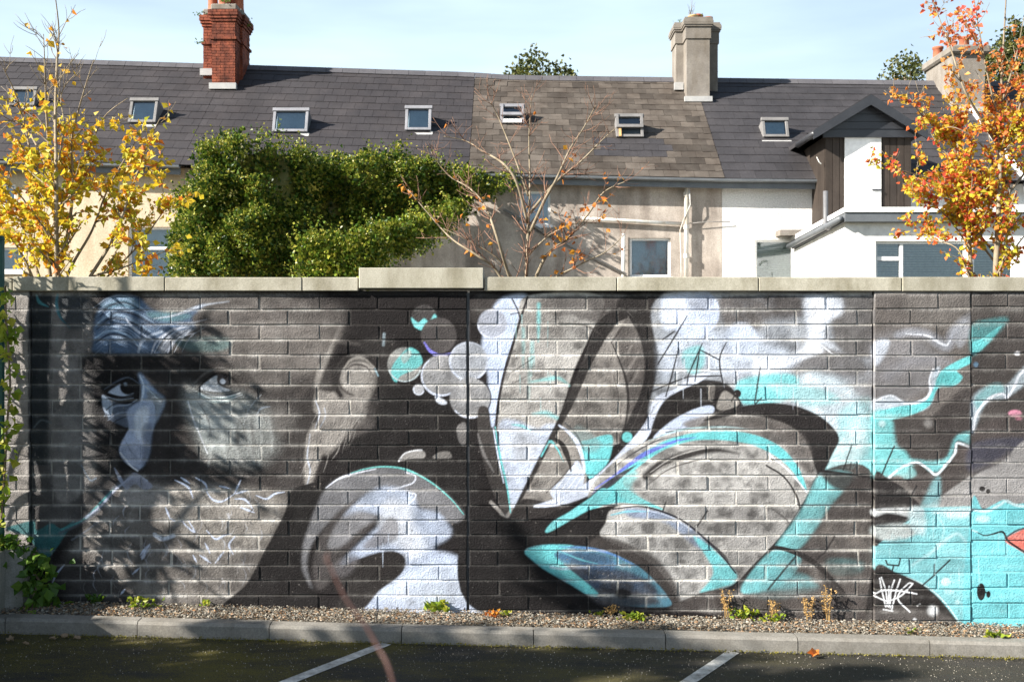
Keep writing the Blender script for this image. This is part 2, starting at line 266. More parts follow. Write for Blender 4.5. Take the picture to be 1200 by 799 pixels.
    D(474,427,20,(150,150,146),1,1,worn=.4); F([(478,408),(490,412),(495,424),(488,432),(470,440),(464,448),(458,438),(462,425)], (84,206,206), 1.6, .9); R(474,427,19.5,1.6,(196,214,218),20,160,.7,.9); F([(470,418),(480,410),(482,416),(474,426)], (170,180,176), 1.5, .7)
    D(514,393,21,(76,71,70),1,1); S([(497,401),(504,411),(515,416),(532,413)], 4.5, (112,108,214), 1, 1, (.4,.3))
    D(517,440,24,(152,152,154),.8,1,worn=.6); R(517,440,23,2.6,(214,224,246),10,230,.9,.95,(.6,.4))
    D(549,423,22.5,(172,178,188),1,.85,worn=.5); R(549,423,22,2.4,(210,220,240),0,200,1,.9); R(549,423,22,1.6,(190,198,214),200,360,1,.7)
    D(551,466,24,(156,156,158),1,.95,worn=.6); R(551,466,24,1.6,(44,42,46),-70,60,.7,.9); R(551,466,23,2,(208,216,236),60,140,.9,.9)
    D(490.5,456,6.3,(188,190,196),.8,1); R(490.5,456,6,1.6,(220,228,244),20,200,.7,.9); F([(510,464),(518,467),(524,472),(519,474),(512,471)], (220,228,242), .8, 1)
    D(577,379,17,(178,184,200),2,.9); R(577,379,17,2,(222,230,250),40,180,1,.8); D(541,503,6,(150,146,142),1,.9); S([(547,349),(548.5,715)], 2.4, (20,18,18), .8, .9, sp=False); S([(450,391),(449,404)], 3, (150,170,180), 1.4, .7)
    F([(536,500),(545,495),(548,512),(543,522),(537,515)], (132,128,126), 2, .8)
    # long narrow petal
    F([(618,347),(705,347),(690,395),(672,435),(656,486),(640,520),(598,603),(590,570),(583,520),(582,480),(590,440),(600,405),(608,375)], WORN, 1.2, 1, worn=.9)
    F([(640,347),(735,347),(715,366),(700,378),(672,370),(640,366)], (78,72,69), 5, .85, worn=.4); F([(618,350),(655,360),(660,400),(630,390),(610,385)], (112,106,100), 7, .6, worn=.7)
    F([(584,500),(604,492),(628,502),(642,497),(656,500),(640,525),(600,604),(590,570)], (200,213,236), 3.5, .95, worn=.5); F([(600,505),(630,510),(625,540),(604,540)], (182,184,186), 5, .5, worn=.6)
    for x, y0, y1, o in ((631,356,400,.85),(613,385,430,.45),(623,400,440,.5),(620,420,470,.3)): S([(x,y0),(x,(y0+y1)/2),(x-.5,y1)], 4.5, (112,206,208), 1.6, o, (.8,.2))
    S([(623,447),(640,444),(655,443),(666,451)], 5, (110,206,206), 1.8, .8, (.3,.4)); S([(600,497),(612,499),(622,505)], 4, (120,208,212), 1.4, .9, (.4,.3)); S([(624,485),(640,484),(654,490)], 6, (118,204,206), 2, .8, (.3,.6))
    S([(600,435),(612,428),(626,418)], 1.3, (50,46,46), .7, .8); S([(598,450),(606,446),(616,441)], 1.3, (50,46,46), .7, .8)
    S([(618,348),(609,376),(601,403),(591,436),(584,470),(581,500)], 3.6, (44,40,42), .7, 1, (.7,.8)); S([(600,350),(606,362),(609,372)], 2, (46,42,44), .7, .9); S([(598,368),(608,366)], 1.4, (46,42,44), .7, .8)
    F([(576,500),(582,500),(586,530),(592,560),(597,585),(598,606),(585,592),(572,560),(562,520),(560,480),(572,478)], (62,57,55), 2, 1); S([(560,508),(566,530),(578,552)], 3, (140,136,134), 1.6, .8, (.2,.2)); S([(575,588),(585,598),(592,606),(600,596)], 4, (150,144,138), 1.4, .95)
    S([(580,500),(586,535),(594,570),(598,600)], 2.6, (86,204,206), .8, 1, (.5,.5)); S([(578,502),(583,532),(590,565)], 1.6, (206,222,246), .7, .9)
    # central petal with dark bands
    F([(733,347),(778,347),(779,382),(773,420),(765,452),(757,486),(746,512),(734,522),(745,490),(758,450),(757,415),(750,385),(735,364),(722,360)], (44,40,39), 1.6, 1, worn=.12)
    F([(700,380),(716,366),(731,362),(745,378),(755,405),(758,440),(755,465),(745,490),(732,515),(700,530),(660,560),(610,590),(640,525),(672,455)], (134,127,120), 1.6, 1, worn=.85)
    F([(720,392),(736,372),(748,390),(757,420),(758,452),(748,482),(735,500),(736,460),(728,425)], (92,85,81), 3, .95, worn=.5)
    for a in ((722,385,734,370),(715,398,728,378),(733,440,748,412),(728,425,740,405),(740,448,750,430)): S([(a[0],a[1]),(a[2],a[3])], 3, (150,142,135), 1.6, .7, (.3,.3), sp=False)
    for a in ((716,402,730,382),(712,392,722,378),(734,452,745,432)): S([(a[0],a[1]),(a[2],a[3])], 2.4, (56,50,48), 1.2, .8, (.4,.3), sp=False)
    F([(700,379),(716,365),(732,362),(736,372),(724,378),(713,392),(692,430),(674,470),(659,497),(646,520),(612,585),(597,606),(640,518),(660,478),(682,425)], (44,40,39), 1.4, 1)
    F([(732,362),(748,380),(757,405),(761,435),(758,460),(748,485),(738,508),(732,522),(726,515),(737,490),(752,455),(755,425),(749,395),(738,374)], (40,36,36), 1.4, 1)
    S([(716,400),(724,418),(732,440),(736,465),(734,490),(728,512)], 3.4, (42,38,38), .9, .95, (.3,.7)); S([(719,440),(724,462),(727,490)], 1.3, (66,60,58), .7, .8)
    S([(655,378),(680,380),(692,384),(704,392)], 2.4, (72,66,63), 1, .8, (.2,.6)); D(735,512,6,(84,212,214),.8,1)
    # inner leaves at the throat
    F([(655,520),(662,512),(682,520),(690,545),(684,572),(660,586),(618,592),(640,550)], (140,134,127), 1.8, 1, worn=.7)
    F([(690,515),(717,510),(714,538),(702,553),(690,560),(684,545),(680,520)], (88,204,208), 1.4, 1); F([(680,498),(705,520),(690,530),(668,512)], (120,150,150), 4, .6, worn=.6)
    F([(645,575),(660,560),(676,540),(684,556),(680,572),(655,586)], (200,212,234), 1.6, .95); S([(672,543),(655,562),(640,577)], 1.6, (70,64,62), .7, .8)
    for k in range(4): S([(672+k*3,545+k*5),(662+k*4,558+k*4),(652+k*5,572+k*2)], 1, (244,247,252), .5, .8)
    S([(646,512),(658,520),(666,538),(669,552)], 7, (44,40,39), 1, 1, (.5,.2)); S([(643,516),(652,524),(660,540)], 2.4, (78,196,200), .8, 1, (.5,.2)); S([(655,498),(666,506),(677,520),(684,545),(683,560)], 5, (212,222,242), 1, 1, (.4,.4)); S([(662,495),(675,508),(684,526)], 2, (60,70,76), .8, .7); S([(634,534),(644,517),(650,520)], 2, (84,200,205), .7, .9)
    F([(612,585),(650,588),(690,578),(660,596),(600,612)], (48,43,42), 2, 1)
    # pale haze, sky side of the wall
    F([(778,345),(960,345),(1024,345),(1024,560),(962,552),(980,512),(940,478),(860,474),(835,446),(800,452),(765,480),(760,480),(772,425)], (150,156,164), 2.5, 1, worn=.6)
    F([(848,345),(942,345),(940,372),(900,375),(880,395),(850,385)], (82,76,74), 7, .95, worn=.6, grain=.3); F([(975,345),(1024,345),(1024,415),(985,412),(975,385)], (96,91,88), 6, .9, worn=.5); F([(925,412),(955,405),(1005,418),(1015,440),(970,440),(930,436)], (108,104,103), 6, .85, worn=.5); F([(975,450),(1024,440),(1024,475),(990,472)], (120,120,122), 7, .7, worn=.4)
    F([(782,395),(860,385),(900,400),(935,420),(905,440),(860,440),(800,430),(778,450),(775,420)], (206,218,236), 9, .85, worn=.4); F([(885,420),(920,425),(940,412),(952,402),(965,412),(930,425),(905,436),(885,450)], WHT, 3, .85)
    F([(940,440),(985,445),(1010,480),(1005,510),(985,510),(940,480)], (206,226,236), 7, .8, worn=.3)
    D(813,366,30,(198,212,238),2.2,1,worn=.15); F([(778,346),(815,347),(800,378),(778,385)], (218,230,252), 5, .9); F([(804,350),(838,348),(830,362),(812,362)], (140,146,160), 6, .7); D(868,398,20,(202,216,238),3,.75); D(948,442,4.5,(214,226,238),1,.9)
    F([(868,445),(905,438),(935,442),(928,465),(900,473),(872,474),(862,462)], (104,208,212), 4, .95); F([(800,412),(822,405),(826,425),(815,438),(803,432)], (130,212,216), 3, .9); F([(900,450),(960,455),(985,470),(940,474)], (150,216,220), 5, .8); F([(985,480),(1024,470),(1024,560),(965,551),(982,512)], (128,214,218), 6, .95, grad=((985,545),(1040,440))); F([(972,525),(1005,500),(1015,520),(1000,545),(968,548)], (224,244,248), 7, .6)
    F([(943,348),(970,347),(986,350),(987,366),(972,376),(966,396),(986,412),(958,404),(938,420),(904,431),(900,422),(930,412),(946,398),(944,372)], (222,230,242), 5.5, .92); S([(900,428),(930,415),(955,402),(975,414),(984,416)], 2.2, (244,247,252), 1, .8, (.2,.2)); S([(975,466),(988,462),(1000,455)], 2, (226,236,240), 1, .8, (.2,.2)); F([(950,352),(965,350),(962,385),(950,380)], (248,250,255), 4, .7)
    # beak and antennae
    F([(757,494),(768,466),(792,455),(812,440),(832,438),(812,452),(778,472),(766,500),(752,522),(734,542),(714,562),(690,580),(655,592),(625,593),(662,580),(700,556),(732,524)], (216,226,246), 1.4, 1); S([(752,505),(765,480),(772,470)], 1.4, (150,156,170), .7, .8)
    F([(768,488),(780,468),(800,456),(822,448),(840,446),(855,452),(864,464),(869,476),(850,483),(830,476),(806,486),(786,497),(764,508)], (38,34,34), 1, 1)
    F([(766,512),(786,494),(812,480),(832,475),(837,481),(826,494),(800,505),(775,513)], (198,212,236), 1.2, 1, worn=.2); F([(829,452),(838,452),(835,470),(830,466)], (110,104,98), 1.2, .9); F([(840,478),(848,458),(862,466),(866,473),(855,480)], (150,144,136), 1, 1, worn=.3); D(864,461,4.5,(40,36,36),.7,1); S([(857,470),(862,462),(868,472)], 1.6, (40,36,36), .6, .9)
    for l in ([(805,370),(790,395),(771,426)],[(823,402),(806,440)],[(820,409),(814,447)],[(821,410),(842,421)],[(851,401),(843,421),(847,450)],[(806,441),(845,440)],[(806,441),(805,450)],[(795,408),(787,440),(780,464)],[(891,430),(884,472)],[(760,460),(785,449),(806,441)],[(776,398),(790,388)],[(892,466),(885,473)],[(825,492),(850,482),(870,474)],[(780,506),(800,503),(824,500)]):
        S(l, 2.2, (36,34,38), .6, .95, (.6,.7), sp=len(l) > 2)
    # big arched petal
    F([(690,575),(715,545),(750,520),(800,505),(860,497),(910,505),(945,530),(958,550),(940,590),(905,640),(864,680),(850,650),(800,612),(750,595),(700,595)], (176,173,168), 1.5, 1, worn=1.)
    F([(800,496),(830,486),(870,480),(920,485),(950,500),(958,530),(950,560),(930,535),(900,515),(860,505),(820,505)], (128,121,115), 3, .9, worn=.8)
    F([(862,600),(905,600),(925,600),(905,640),(870,672),(850,650)], (128,125,122), 7, .6, worn=.9); F([(775,596),(850,575),(880,610),(830,625)], (118,115,113), 8, .6, worn=.9); F([(770,540),(850,530),(890,550),(870,590),(790,585)], (186,183,178), 10, .6, worn=1.)
    F([(824,493),(850,481),(880,474),(905,472),(937,477),(966,491),(983,512),(976,532),(962,557),(955,548),(948,525),(930,502),(900,490),(865,486),(845,490)], (42,38,38), 1.2, 1, worn=.1); F([(905,495),(935,505),(950,528),(945,550),(925,525)], (96,89,85), 5, .8, worn=.5); F([(870,489),(905,492),(925,510),(890,505)], (110,103,98), 5, .7, worn=.5)
    # teal sweep
    F([(640,622),(648,612),(668,600),(690,584),(710,566),(735,545),(757,528),(785,514),(820,506),(860,505),(893,512),(918,526),(936,548),(946,574),(941,570),(925,548),(905,532),(880,521),(850,516),(815,516),(785,524),(765,535),(745,550),(730,565),(745,580),(778,597),(755,592),(725,589),(700,595),(672,608),(645,622)], (84,206,210), 1, 1)
    F([(735,548),(748,556),(740,572),(760,592),(735,586),(720,570)], (118,206,206), 4, .8); S([(697,572),(725,553),(755,532),(790,517),(815,512)], 5.5, (88,104,222), 1.2, .95, (.2,.1)); S([(693,578),(715,565),(730,554)], 4, (70,80,170), 1.2, .9, (.2,.3)); S([(683,588),(705,573),(728,556),(745,545)], 8, (54,48,50), 1.2, .95, (.2,.1))
    S([(757,522),(780,508),(812,502),(850,498),(890,500)], 2, (60,56,60), .9, .7, (.2,.2)); S([(718,548),(740,532),(770,516),(800,510)], 2, (40,40,52), .7, .9, (.4,.2)); S([(760,516),(800,503),(850,500),(880,503)], 2.4, (178,226,230), 1, .7, (.2,.2))
    S([(756,558),(775,543),(806,532),(838,527),(866,531)], 10, (48,43,42), 2, .97, (.9,.1)); S([(760,560),(780,546),(808,537)], 3, (150,145,138), 1.4, .7, (.3,.2)); S([(758,568),(785,549),(822,538),(852,539)], 2, (74,68,65), .9, .9, (.5,.2)); S([(762,553),(790,535),(830,524),(870,522)], 1.6, (196,192,186), 1, .8, (.3,.3))
    S([(900,531),(925,552),(945,576)], 1.8, (230,236,240), .6, .95); S([(898,545),(918,558),(932,578),(938,597)], 2.2, (44,41,40), .6, .95); S([(904,595),(920,607),(924,612)], 2.4, (70,66,64), .8, .8); S([(938,597),(930,610)], 1.4, (230,230,230), .6, .8); S([(780,588),(776,600)], 2, (36,34,36), .6, .9); S([(829,598),(821,610),(814,620)], 2, (36,34,36), .6, .9); S([(650,520),(657,527)], 1.6, (60,60,60), .6, .6)
    # lower leaves
    F([(660,600),(690,597),(715,592),(730,592),(717,598),(705,628),(745,648),(772,666),(792,692),(800,716),(560,716),(548,600),(598,608),(640,624)], (34,31,31), 1.4, 1, worn=.05)
    F([(717,597),(750,594),(776,600),(802,612),(826,632),(846,650),(862,671),(864,679),(850,688),(820,695),(800,712),(788,690),(770,666),(745,648),(705,629),(710,612)], (170,168,164), 1.2, 1, worn=1.); F([(735,595),(775,600),(812,620),(835,645),(815,640),(780,612),(740,606)], (118,146,188), 3.5, .7, worn=.7); S([(716,603),(735,599),(760,599)], 3, (110,196,212), 1.2, .9, (.5,.2))
    F([(812,628),(830,638),(848,655),(864,673),(858,684),(838,690),(820,694),(830,682),(835,665)], (92,208,214), 2.5, .95); S([(718,596),(750,593),(776,599),(802,611),(826,631),(847,652),(862,671)], 2.4, (40,40,50), .6, 1, (.6,.8)); S([(758,597),(785,605),(810,620)], 1.6, (200,214,240), .7, .8)
    F([(705,628),(740,638),(770,655),(790,680),(800,714),(786,716),(775,690),(752,668),(720,650),(690,640)], (70,64,61), 3, .9)
    F([(615,646),(626,640),(652,638),(690,641),(717,648),(746,662),(766,679),(782,698),(784,710),(740,710),(712,705),(692,698),(668,684),(640,668),(624,656)], (72,142,166), 1.2, 1, worn=.8)
    F([(655,664),(700,662),(745,672),(770,690),(760,700),(700,692),(665,680)], (46,54,80), 5, .9, worn=.95); F([(690,690),(740,692),(775,705),(730,712),(700,706)], (70,68,74), 5, .9, worn=.7); F([(650,650),(690,646),(720,656),(715,668),(670,660)], (44,96,140), 4, .8, worn=.6)
    F([(615,646),(628,640),(652,638),(672,640),(650,648),(660,660),(700,694),(690,697),(668,684),(640,668),(624,656)], (84,204,208), 2.2, .95); S([(655,640),(690,642),(717,649),(745,662)], 3, (66,124,196), 1.2, .9, (.3,.3)); S([(655,645),(680,655),(700,660)], 2.6, (90,190,205), 1.2, .8, (.4,.2)); S([(645,664),(660,666),(690,664)], 3, (180,196,220), 1.5, .6); D(730,695,10,(36,34,36),2.5,.9,6)
    F([(639,622),(648,611),(668,599),(690,584),(706,572),(716,578),(702,590),(674,606),(646,622)], (96,204,208), .9, 1)
    S([(962,553),(936,604),(907,640),(882,665),(862,688)], 5.5, (46,42,42), .8, 1, (.8,.8))
    # right, lower dark leaves
    F([(962,553),(1024,558),(1024,716),(800,716),(820,695),(850,690),(866,688),(905,645),(940,600)], (74,67,64), 1.2, 1, worn=.55, grain=.3)
    F([(962,555),(1000,558),(975,590),(952,625),(932,645),(908,643),(938,600)], (108,196,200), 3, .95, worn=.4, grad=((945,600),(1000,640))); F([(905,645),(938,652),(930,672),(905,690),(868,692)], (96,190,196), 2.5, .95, worn=.5, grad=((890,670),(950,700))); F([(870,685),(930,670),(960,690),(900,702)], (100,180,186), 5, .6, worn=.6); F([(970,655),(1010,658),(1005,672),(975,672)], (60,116,118), 5, .7)
    F([(965,615),(1022,612),(1022,640),(960,640)], (112,104,97), 7, .6, worn=.9); F([(955,660),(1000,665),(1015,690),(960,690)], (100,93,87), 7, .6, worn=.8); F([(880,695),(1022,690),(1022,730),(870,730)], (84,77,73), 5, .8, worn=.3)
    S([(900,646),(910,641),(937,649),(958,662),(976,680),(990,694)], 7, (46,42,41), 1, 1, (.4,.3)); F([(958,662),(976,676),(990,694),(1000,710),(975,700)], (52,47,45), 4, .8); S([(932,652),(918,668),(900,690)], 2.4, (46,42,42), .7, .9, sp=False); S([(978,628),(968,645),(956,656)], 2.2, (46,42,42), .7, .9, sp=False)
    F([(962,551),(1000,556),(1024,558),(1024,590),(1000,578),(975,570)], (62,56,54), 3, .95, worn=.2); S([(962,551),(1000,556),(1024,559)], 3, (36,33,34), .7, .95); S([(998,522),(988,550)], 1.8, (36,34,36), .6, .9, sp=False); S([(978,548),(996,549),(997,541)], 1.4, (60,60,60), .6, .8, sp=False)
    # pier
    F([(1024,330),(1136,330),(1136,760),(1024,760)], (104,97,92), .6, 1, False, worn=.22)
    F([(1024,395),(1080,395),(1100,440),(1070,465),(1024,470)], (128,126,128), 9, .8, grain=.4); F([(1060,350),(1136,345),(1136,380),(1080,385)], (112,106,100), 8, .7)
    S([(1050,392),(1066,389),(1084,392),(1098,401),(1108,404),(1116,388),(1126,378),(1136,370)], 10, (170,176,188), 5, .8, (.3,.5)); S([(1060,391),(1084,393),(1098,401),(1107,404),(1112,398)], 3, (236,240,248), 1.2, .95, (.2,.3)); F([(1023,402),(1040,398),(1036,415),(1024,428)], (190,198,210), 3.5, .9); F([(1118,388),(1136,376),(1136,390),(1122,408)], (160,164,172), 5, .7)
    S([(1040,440),(1060,425),(1085,420),(1110,425)], 10, (140,140,146), 6, .6)
    F([(1086,490),(1136,455),(1136,560),(1100,575),(1070,545),(1050,515),(1058,495)], (66,60,58), 5, .95); F([(1035,492),(1085,488),(1100,525),(1080,550),(1055,530)], (74,68,65), 6, .9)
    F([(1023,470),(1042,463),(1060,471),(1082,468),(1089,455),(1090,438),(1100,430),(1094,455),(1084,478),(1050,482),(1023,480)], (190,204,216), 3, .95); S([(1023,469),(1042,463),(1060,472),(1080,468),(1088,458),(1087,445),(1091,432)], 3, WHT, 1.2, .95, (.6,.4))
    F([(1023,484),(1050,476),(1080,471),(1092,455),(1100,436),(1118,424),(1136,417),(1136,425),(1120,434),(1126,442),(1116,452),(1097,455),(1087,475),(1062,487),(1036,492),(1023,494)], (84,204,206), 1.8, 1); F([(1023,485),(1042,488),(1048,520),(1060,530),(1068,552),(1040,556),(1023,559)], (104,206,208), 5, .95); F([(1096,442),(1112,436),(1122,442),(1112,450),(1096,450)], (60,170,170), 3, .6); D(1086,496,5,(150,146,142),3,.8); D(1032,496,4,(200,236,238),2.5,.8)
    F([(1040,556),(1056,545),(1075,540),(1090,552),(1106,545),(1114,530),(1120,515),(1136,520),(1136,506),(1118,512),(1108,535),(1090,540),(1062,538),(1042,548)], (110,206,210), 3.5, .95); S([(1040,558),(1054,547),(1072,541),(1085,548),(1095,555),(1107,543),(1117,530),(1119,519),(1127,520),(1136,524)], 2.8, (232,242,248), 1.1, .95); F([(1065,545),(1085,552),(1095,560),(1108,548),(1120,530),(1136,528),(1136,560),(1110,580),(1085,590),(1068,575),(1060,560)], (76,69,66), 2.5, .95); F([(1050,548),(1066,546),(1072,556),(1058,560)], (120,190,190), 2.5, .7)
    F([(1078,596),(1136,556),(1136,596)], (150,147,144), 2, 1, False); F([(1078,590),(1092,562),(1100,560),(1096,596),(1070,600)], (120,184,190), 4, .7)
    F([(1023,640),(1050,618),(1062,608),(1078,594),(1136,592),(1136,760),(1110,760),(1023,666)], TEAL, 1.5, 1, False, worn=.15)
    F([(1023,556),(1040,561),(1056,570),(1068,582),(1076,592),(1063,600),(1064,608),(1040,620),(1023,636)], (42,38,38), 1.2, 1, worn=.2); F([(1023,596),(1060,594),(1080,596),(1074,606),(1040,600),(1023,604)], (224,228,228), 2.2, .9, grain=.9); F([(1023,616),(1060,612),(1080,620),(1050,632),(1023,628)], (190,200,198), 3, .85, grain=.9); F([(1064,596),(1080,596),(1082,625),(1066,618)], (196,226,230), 4, .8)
    S([(1068,660),(1090,645),(1105,632),(1120,624),(1130,634)], 4, (196,236,240), 2, .75, (.3,.2)); S([(1098,605),(1104,618),(1100,635)], 2.5, (170,230,234), 1.5, .6); F([(1090,598),(1136,594),(1136,604),(1110,606)], (214,236,238), 3, .6, grain=.8); D(1106,680,5,(196,238,240),2,.8); D(1110,692,6,(180,232,236),2.5,.6,3); D(1120,704,3,(190,236,238),1.5,.7); D(1128,707,3,(190,236,238),1.5,.7)
    F([(1023,666),(1050,670),(1075,681),(1094,695),(1110,713),(1128,740),(1128,762),(1023,762)], (44,40,39), .8, 1, worn=.12); F([(1023,712),(1110,720),(1120,760),(1023,760)], (98,92,88), 5, .8, worn=.3); S([(1060,674),(1078,682),(1096,695),(1112,713),(1128,738)], 1.6, (214,238,240), .8, .8, (.2,.6))
    for l in ([(1036,655),(1038,660),(1051,661),(1053,653)],[(1045,661),(1043,669)],[(1111,655),(1094,671),(1079,684)],[(1093,660),(1093,672)],[(1046,522),(1038,540),(1031,556)],[(1072,568),(1066,579)]): S(l, 2, (36,34,36), .6, .95, sp=False)
    for l in ([(1029,676),(1032,692),(1036,709)],[(1031,675),(1036,690),(1038,708)],[(1040,685),(1039,709)],[(1046,678),(1042,692),(1041,710)],[(1053,677),(1048,692),(1043,712)],[(1023,694),(1034,690),(1054,691),(1072,694)],[(1024,697),(1038,702),(1054,696),(1066,684),(1067,682),(1061,683),(1050,699),(1064,715)],[(1033,712),(1044,714)]): S(l, 1.7, (240,242,244), .6, .95)
    D(1091,714,6,(224,226,226),3,.9); D(1070,725,2.5,(220,222,224),1,.9); S([(1073,708),(1076,706)], 1.6, (210,210,210), .6, .8)
    # wall beyond the pier
    F([(1137,330),(1280,330),(1280,592),(1137,592)], (72,66,63), .6, 1, False, worn=.2)
    F([(1137,345),(1280,345),(1280,372),(1160,370),(1137,380)], (94,88,83), 8, .7); F([(1137,382),(1160,374),(1180,374),(1160,398),(1137,416)], (70,150,152), 4, .8); F([(1137,402),(1150,396),(1164,386),(1172,382),(1160,398),(1145,412),(1137,414)], (82,202,204), 1.6, .95)
    F([(1137,470),(1150,455),(1176,452),(1192,436),(1206,424),(1240,400),(1240,420),(1200,450),(1176,466),(1156,470),(1145,490),(1140,506),(1137,506)], (170,186,196), 3.5, .9); F([(1140,468),(1156,452),(1172,450),(1174,460),(1156,466),(1146,480)], (110,180,184), 4, .8); S([(1138,505),(1143,484),(1158,466),(1172,461),(1178,465),(1187,452),(1192,440),(1203,430),(1230,408)], 3, WHT, 1.1, .95)
    D(1188,484,8,(236,140,172),1.2,1,4); D(1192,490,4,(230,130,160),1,.9,2); D(1190.5,414,3.5,(230,226,228),1,1,2.5); D(1142,427,3,(90,130,160),1,.9); F([(1137,505),(1200,480),(1280,470),(1280,515),(1137,545)], (82,72,70), 6, .6)
    F([(1137,520),(1190,512),(1200,520),(1137,552)], (68,68,82), 4, .9); F([(1137,560),(1172,540),(1205,512),(1280,490),(1280,592),(1137,592)], (152,149,147), 2, 1, worn=.2); S([(1137,552),(1165,542),(1180,530)], 5, (96,92,94), 3, .8)
    F([(1137,591),(1150,596),(1163,590),(1175,585),(1190,590),(1280,588),(1280,765),(1137,765)], (100,208,216), 1.2, 1, worn=.12); S([(1137,596),(1155,598),(1170,590),(1178,586),(1196,592),(1260,590)], 3, (196,232,236), 1.4, .9); D(1150,607,9,(200,228,230),3.5,.7,4)
    F([(1176,632),(1190,622),(1210,616),(1250,620),(1250,660),(1210,652),(1190,642)], (222,106,88), 1, 1); S([(1142,622),(1152,626),(1163,624),(1173,622),(1179,632),(1190,640),(1206,650)], 2.4, (30,28,32), .6, 1, (.4,1)); S([(1176,629),(1190,620),(1210,615)], 2, (60,40,44), .7, .9)
    D(1148,692,5,(30,28,30),.7,1,10); D(1156.5,695,2.5,(30,28,30),.6,1,4); S([(1144,690),(1155,693)], 2, (30,28,30), .6, .9); D(1149.5,572,3.5,(40,36,36),.7,1,3); D(1156.5,575,2.5,(40,36,36),.7,1,3); S([(1137,620),(1143,622)], 2, (200,236,238), 1, .7)
    for i in range(46):
        x0, y0, c_ = [(rr.uniform(600,660), rr.uniform(360,470), (150,196,198)), (rr.uniform(770,900), rr.uniform(545,640), (210,208,204)), (rr.uniform(790,940), rr.uniform(380,460), (214,222,234)), (rr.uniform(1030,1190), rr.uniform(600,690), (170,226,230)), (rr.uniform(430,540), rr.uniform(600,680), (206,220,240))][i % 5]
        S([(x0, y0), (x0+rr.uniform(-.4,.4), y0+rr.uniform(10,34))], rr.uniform(.9,1.8), c_, .5, rr.uniform(.3,.7), (.9,.3), sp=False)
    for i in range(260):
        x0, y0 = rr.uniform(36,1270), rr.uniform(350,740); D(x0, y0, rr.uniform(.4,1.1), ((150,144,138),(24,22,22),(120,112,104))[i % 3], .5, rr.uniform(.3,.7))
    # ---- weather: pale bloom along the bed joints, vertical runs, spray grain
    c, w = M.c, M.worn
    Y = np.arange(MH)/MR+MY0
    ph = ((Y-363)/17.6) % 1
    edge = np.exp(-(np.minimum(ph, 1-ph)/.13)**2).astype(np.float32)[:, None]
    runs = vnoise(MW, MH, 5, 60, 31)*.6+vnoise(MW, MH, 2.4, 30, 32)*.4
    bl = fbm(MW, MH, 70, 41)*.6+fbm(MW, MH, 22, 45)*.4
    bloom = np.clip(w*(edge*.85+.10)*np.clip((bl-.30)*2.6, .12, 1.1)*(.25+1.1*runs), 0, .85)
    c += (s2l((236,232,224))-c)*bloom[..., None]
    dark = np.clip(w*(1-edge)*np.clip((fbm(MW, MH, 34, 51)-.40)*3.2, 0, 1)*.75, 0, .7)
    c += (s2l((58,55,54))-c)*dark[..., None]
    c *= (.80+.42*fbm(MW, MH, 50, 61))[..., None]*(.88+.24*vnoise(MW, MH, 1.7, 1.7, 62))[..., None]
    speck = (vnoise(MW, MH, 2.6, 2.6, 71) > .95).astype(np.float32)*.35*(.3+w)
    c += (s2l((200,194,186))-c)*np.clip(speck, 0, 1)[..., None]
    g = c.mean(2, keepdims=True); c = (c+(g-c)*.18)*np.array((.86,.86,.88), np.float32)
    return np.clip(c, 0, 1), np.clip(w, 0, 1)
# ---------------------------------------------------------------- helpers
rnd = random.Random(11)
def P(px, py, d): return Vector(((px-600)/FPX*d, CAM.y+d, CAM.z+(399.5-py)/FPX*d))
def interp(x, t):
    if x <= t[0][0]: return t[0][1]
    for (a, u), (b, v) in zip(t, t[1:]):
        if x <= b: return u+(v-u)*(x-a)/(b-a)
    return t[-1][1]
def gz(x): return .012-.024*max(-12, min(12, x))         # the site falls gently towards +X
def empty(name, loc=(0, 0, 0), label=None, cat=None, group=None, kind=None, parent=None):
    o = bpy.data.objects.new(name, None); col.objects.link(o); o.location = loc; o.empty_display_size = .2
    return tag(o, label, cat, group, kind, parent)
def tag(o, label=None, cat=None, group=None, kind=None, parent=None):
    if label: o['label'] = label
    if cat: o['category'] = cat
    if group: o['group'] = group
    if kind: o['kind'] = kind
    if parent:
        o.parent = parent
        w = Vector((0, 0, 0)); p = parent
        while p: w += p.location; p = p.parent
        o.location = o.location-w
    return o
def obj(name, me, mat=None, parent=None, loc=(0, 0, 0), rot=None, **kw):
    """links mesh data as ONE object; loc is in world space, parents are never rotated"""
    o = bpy.data.objects.new(name, me); col.objects.link(o); o.location = loc
    if rot: o.rotation_euler = rot
    if mat and not me.materials: me.materials.append(mat)
    return tag(o, parent=parent, **kw)
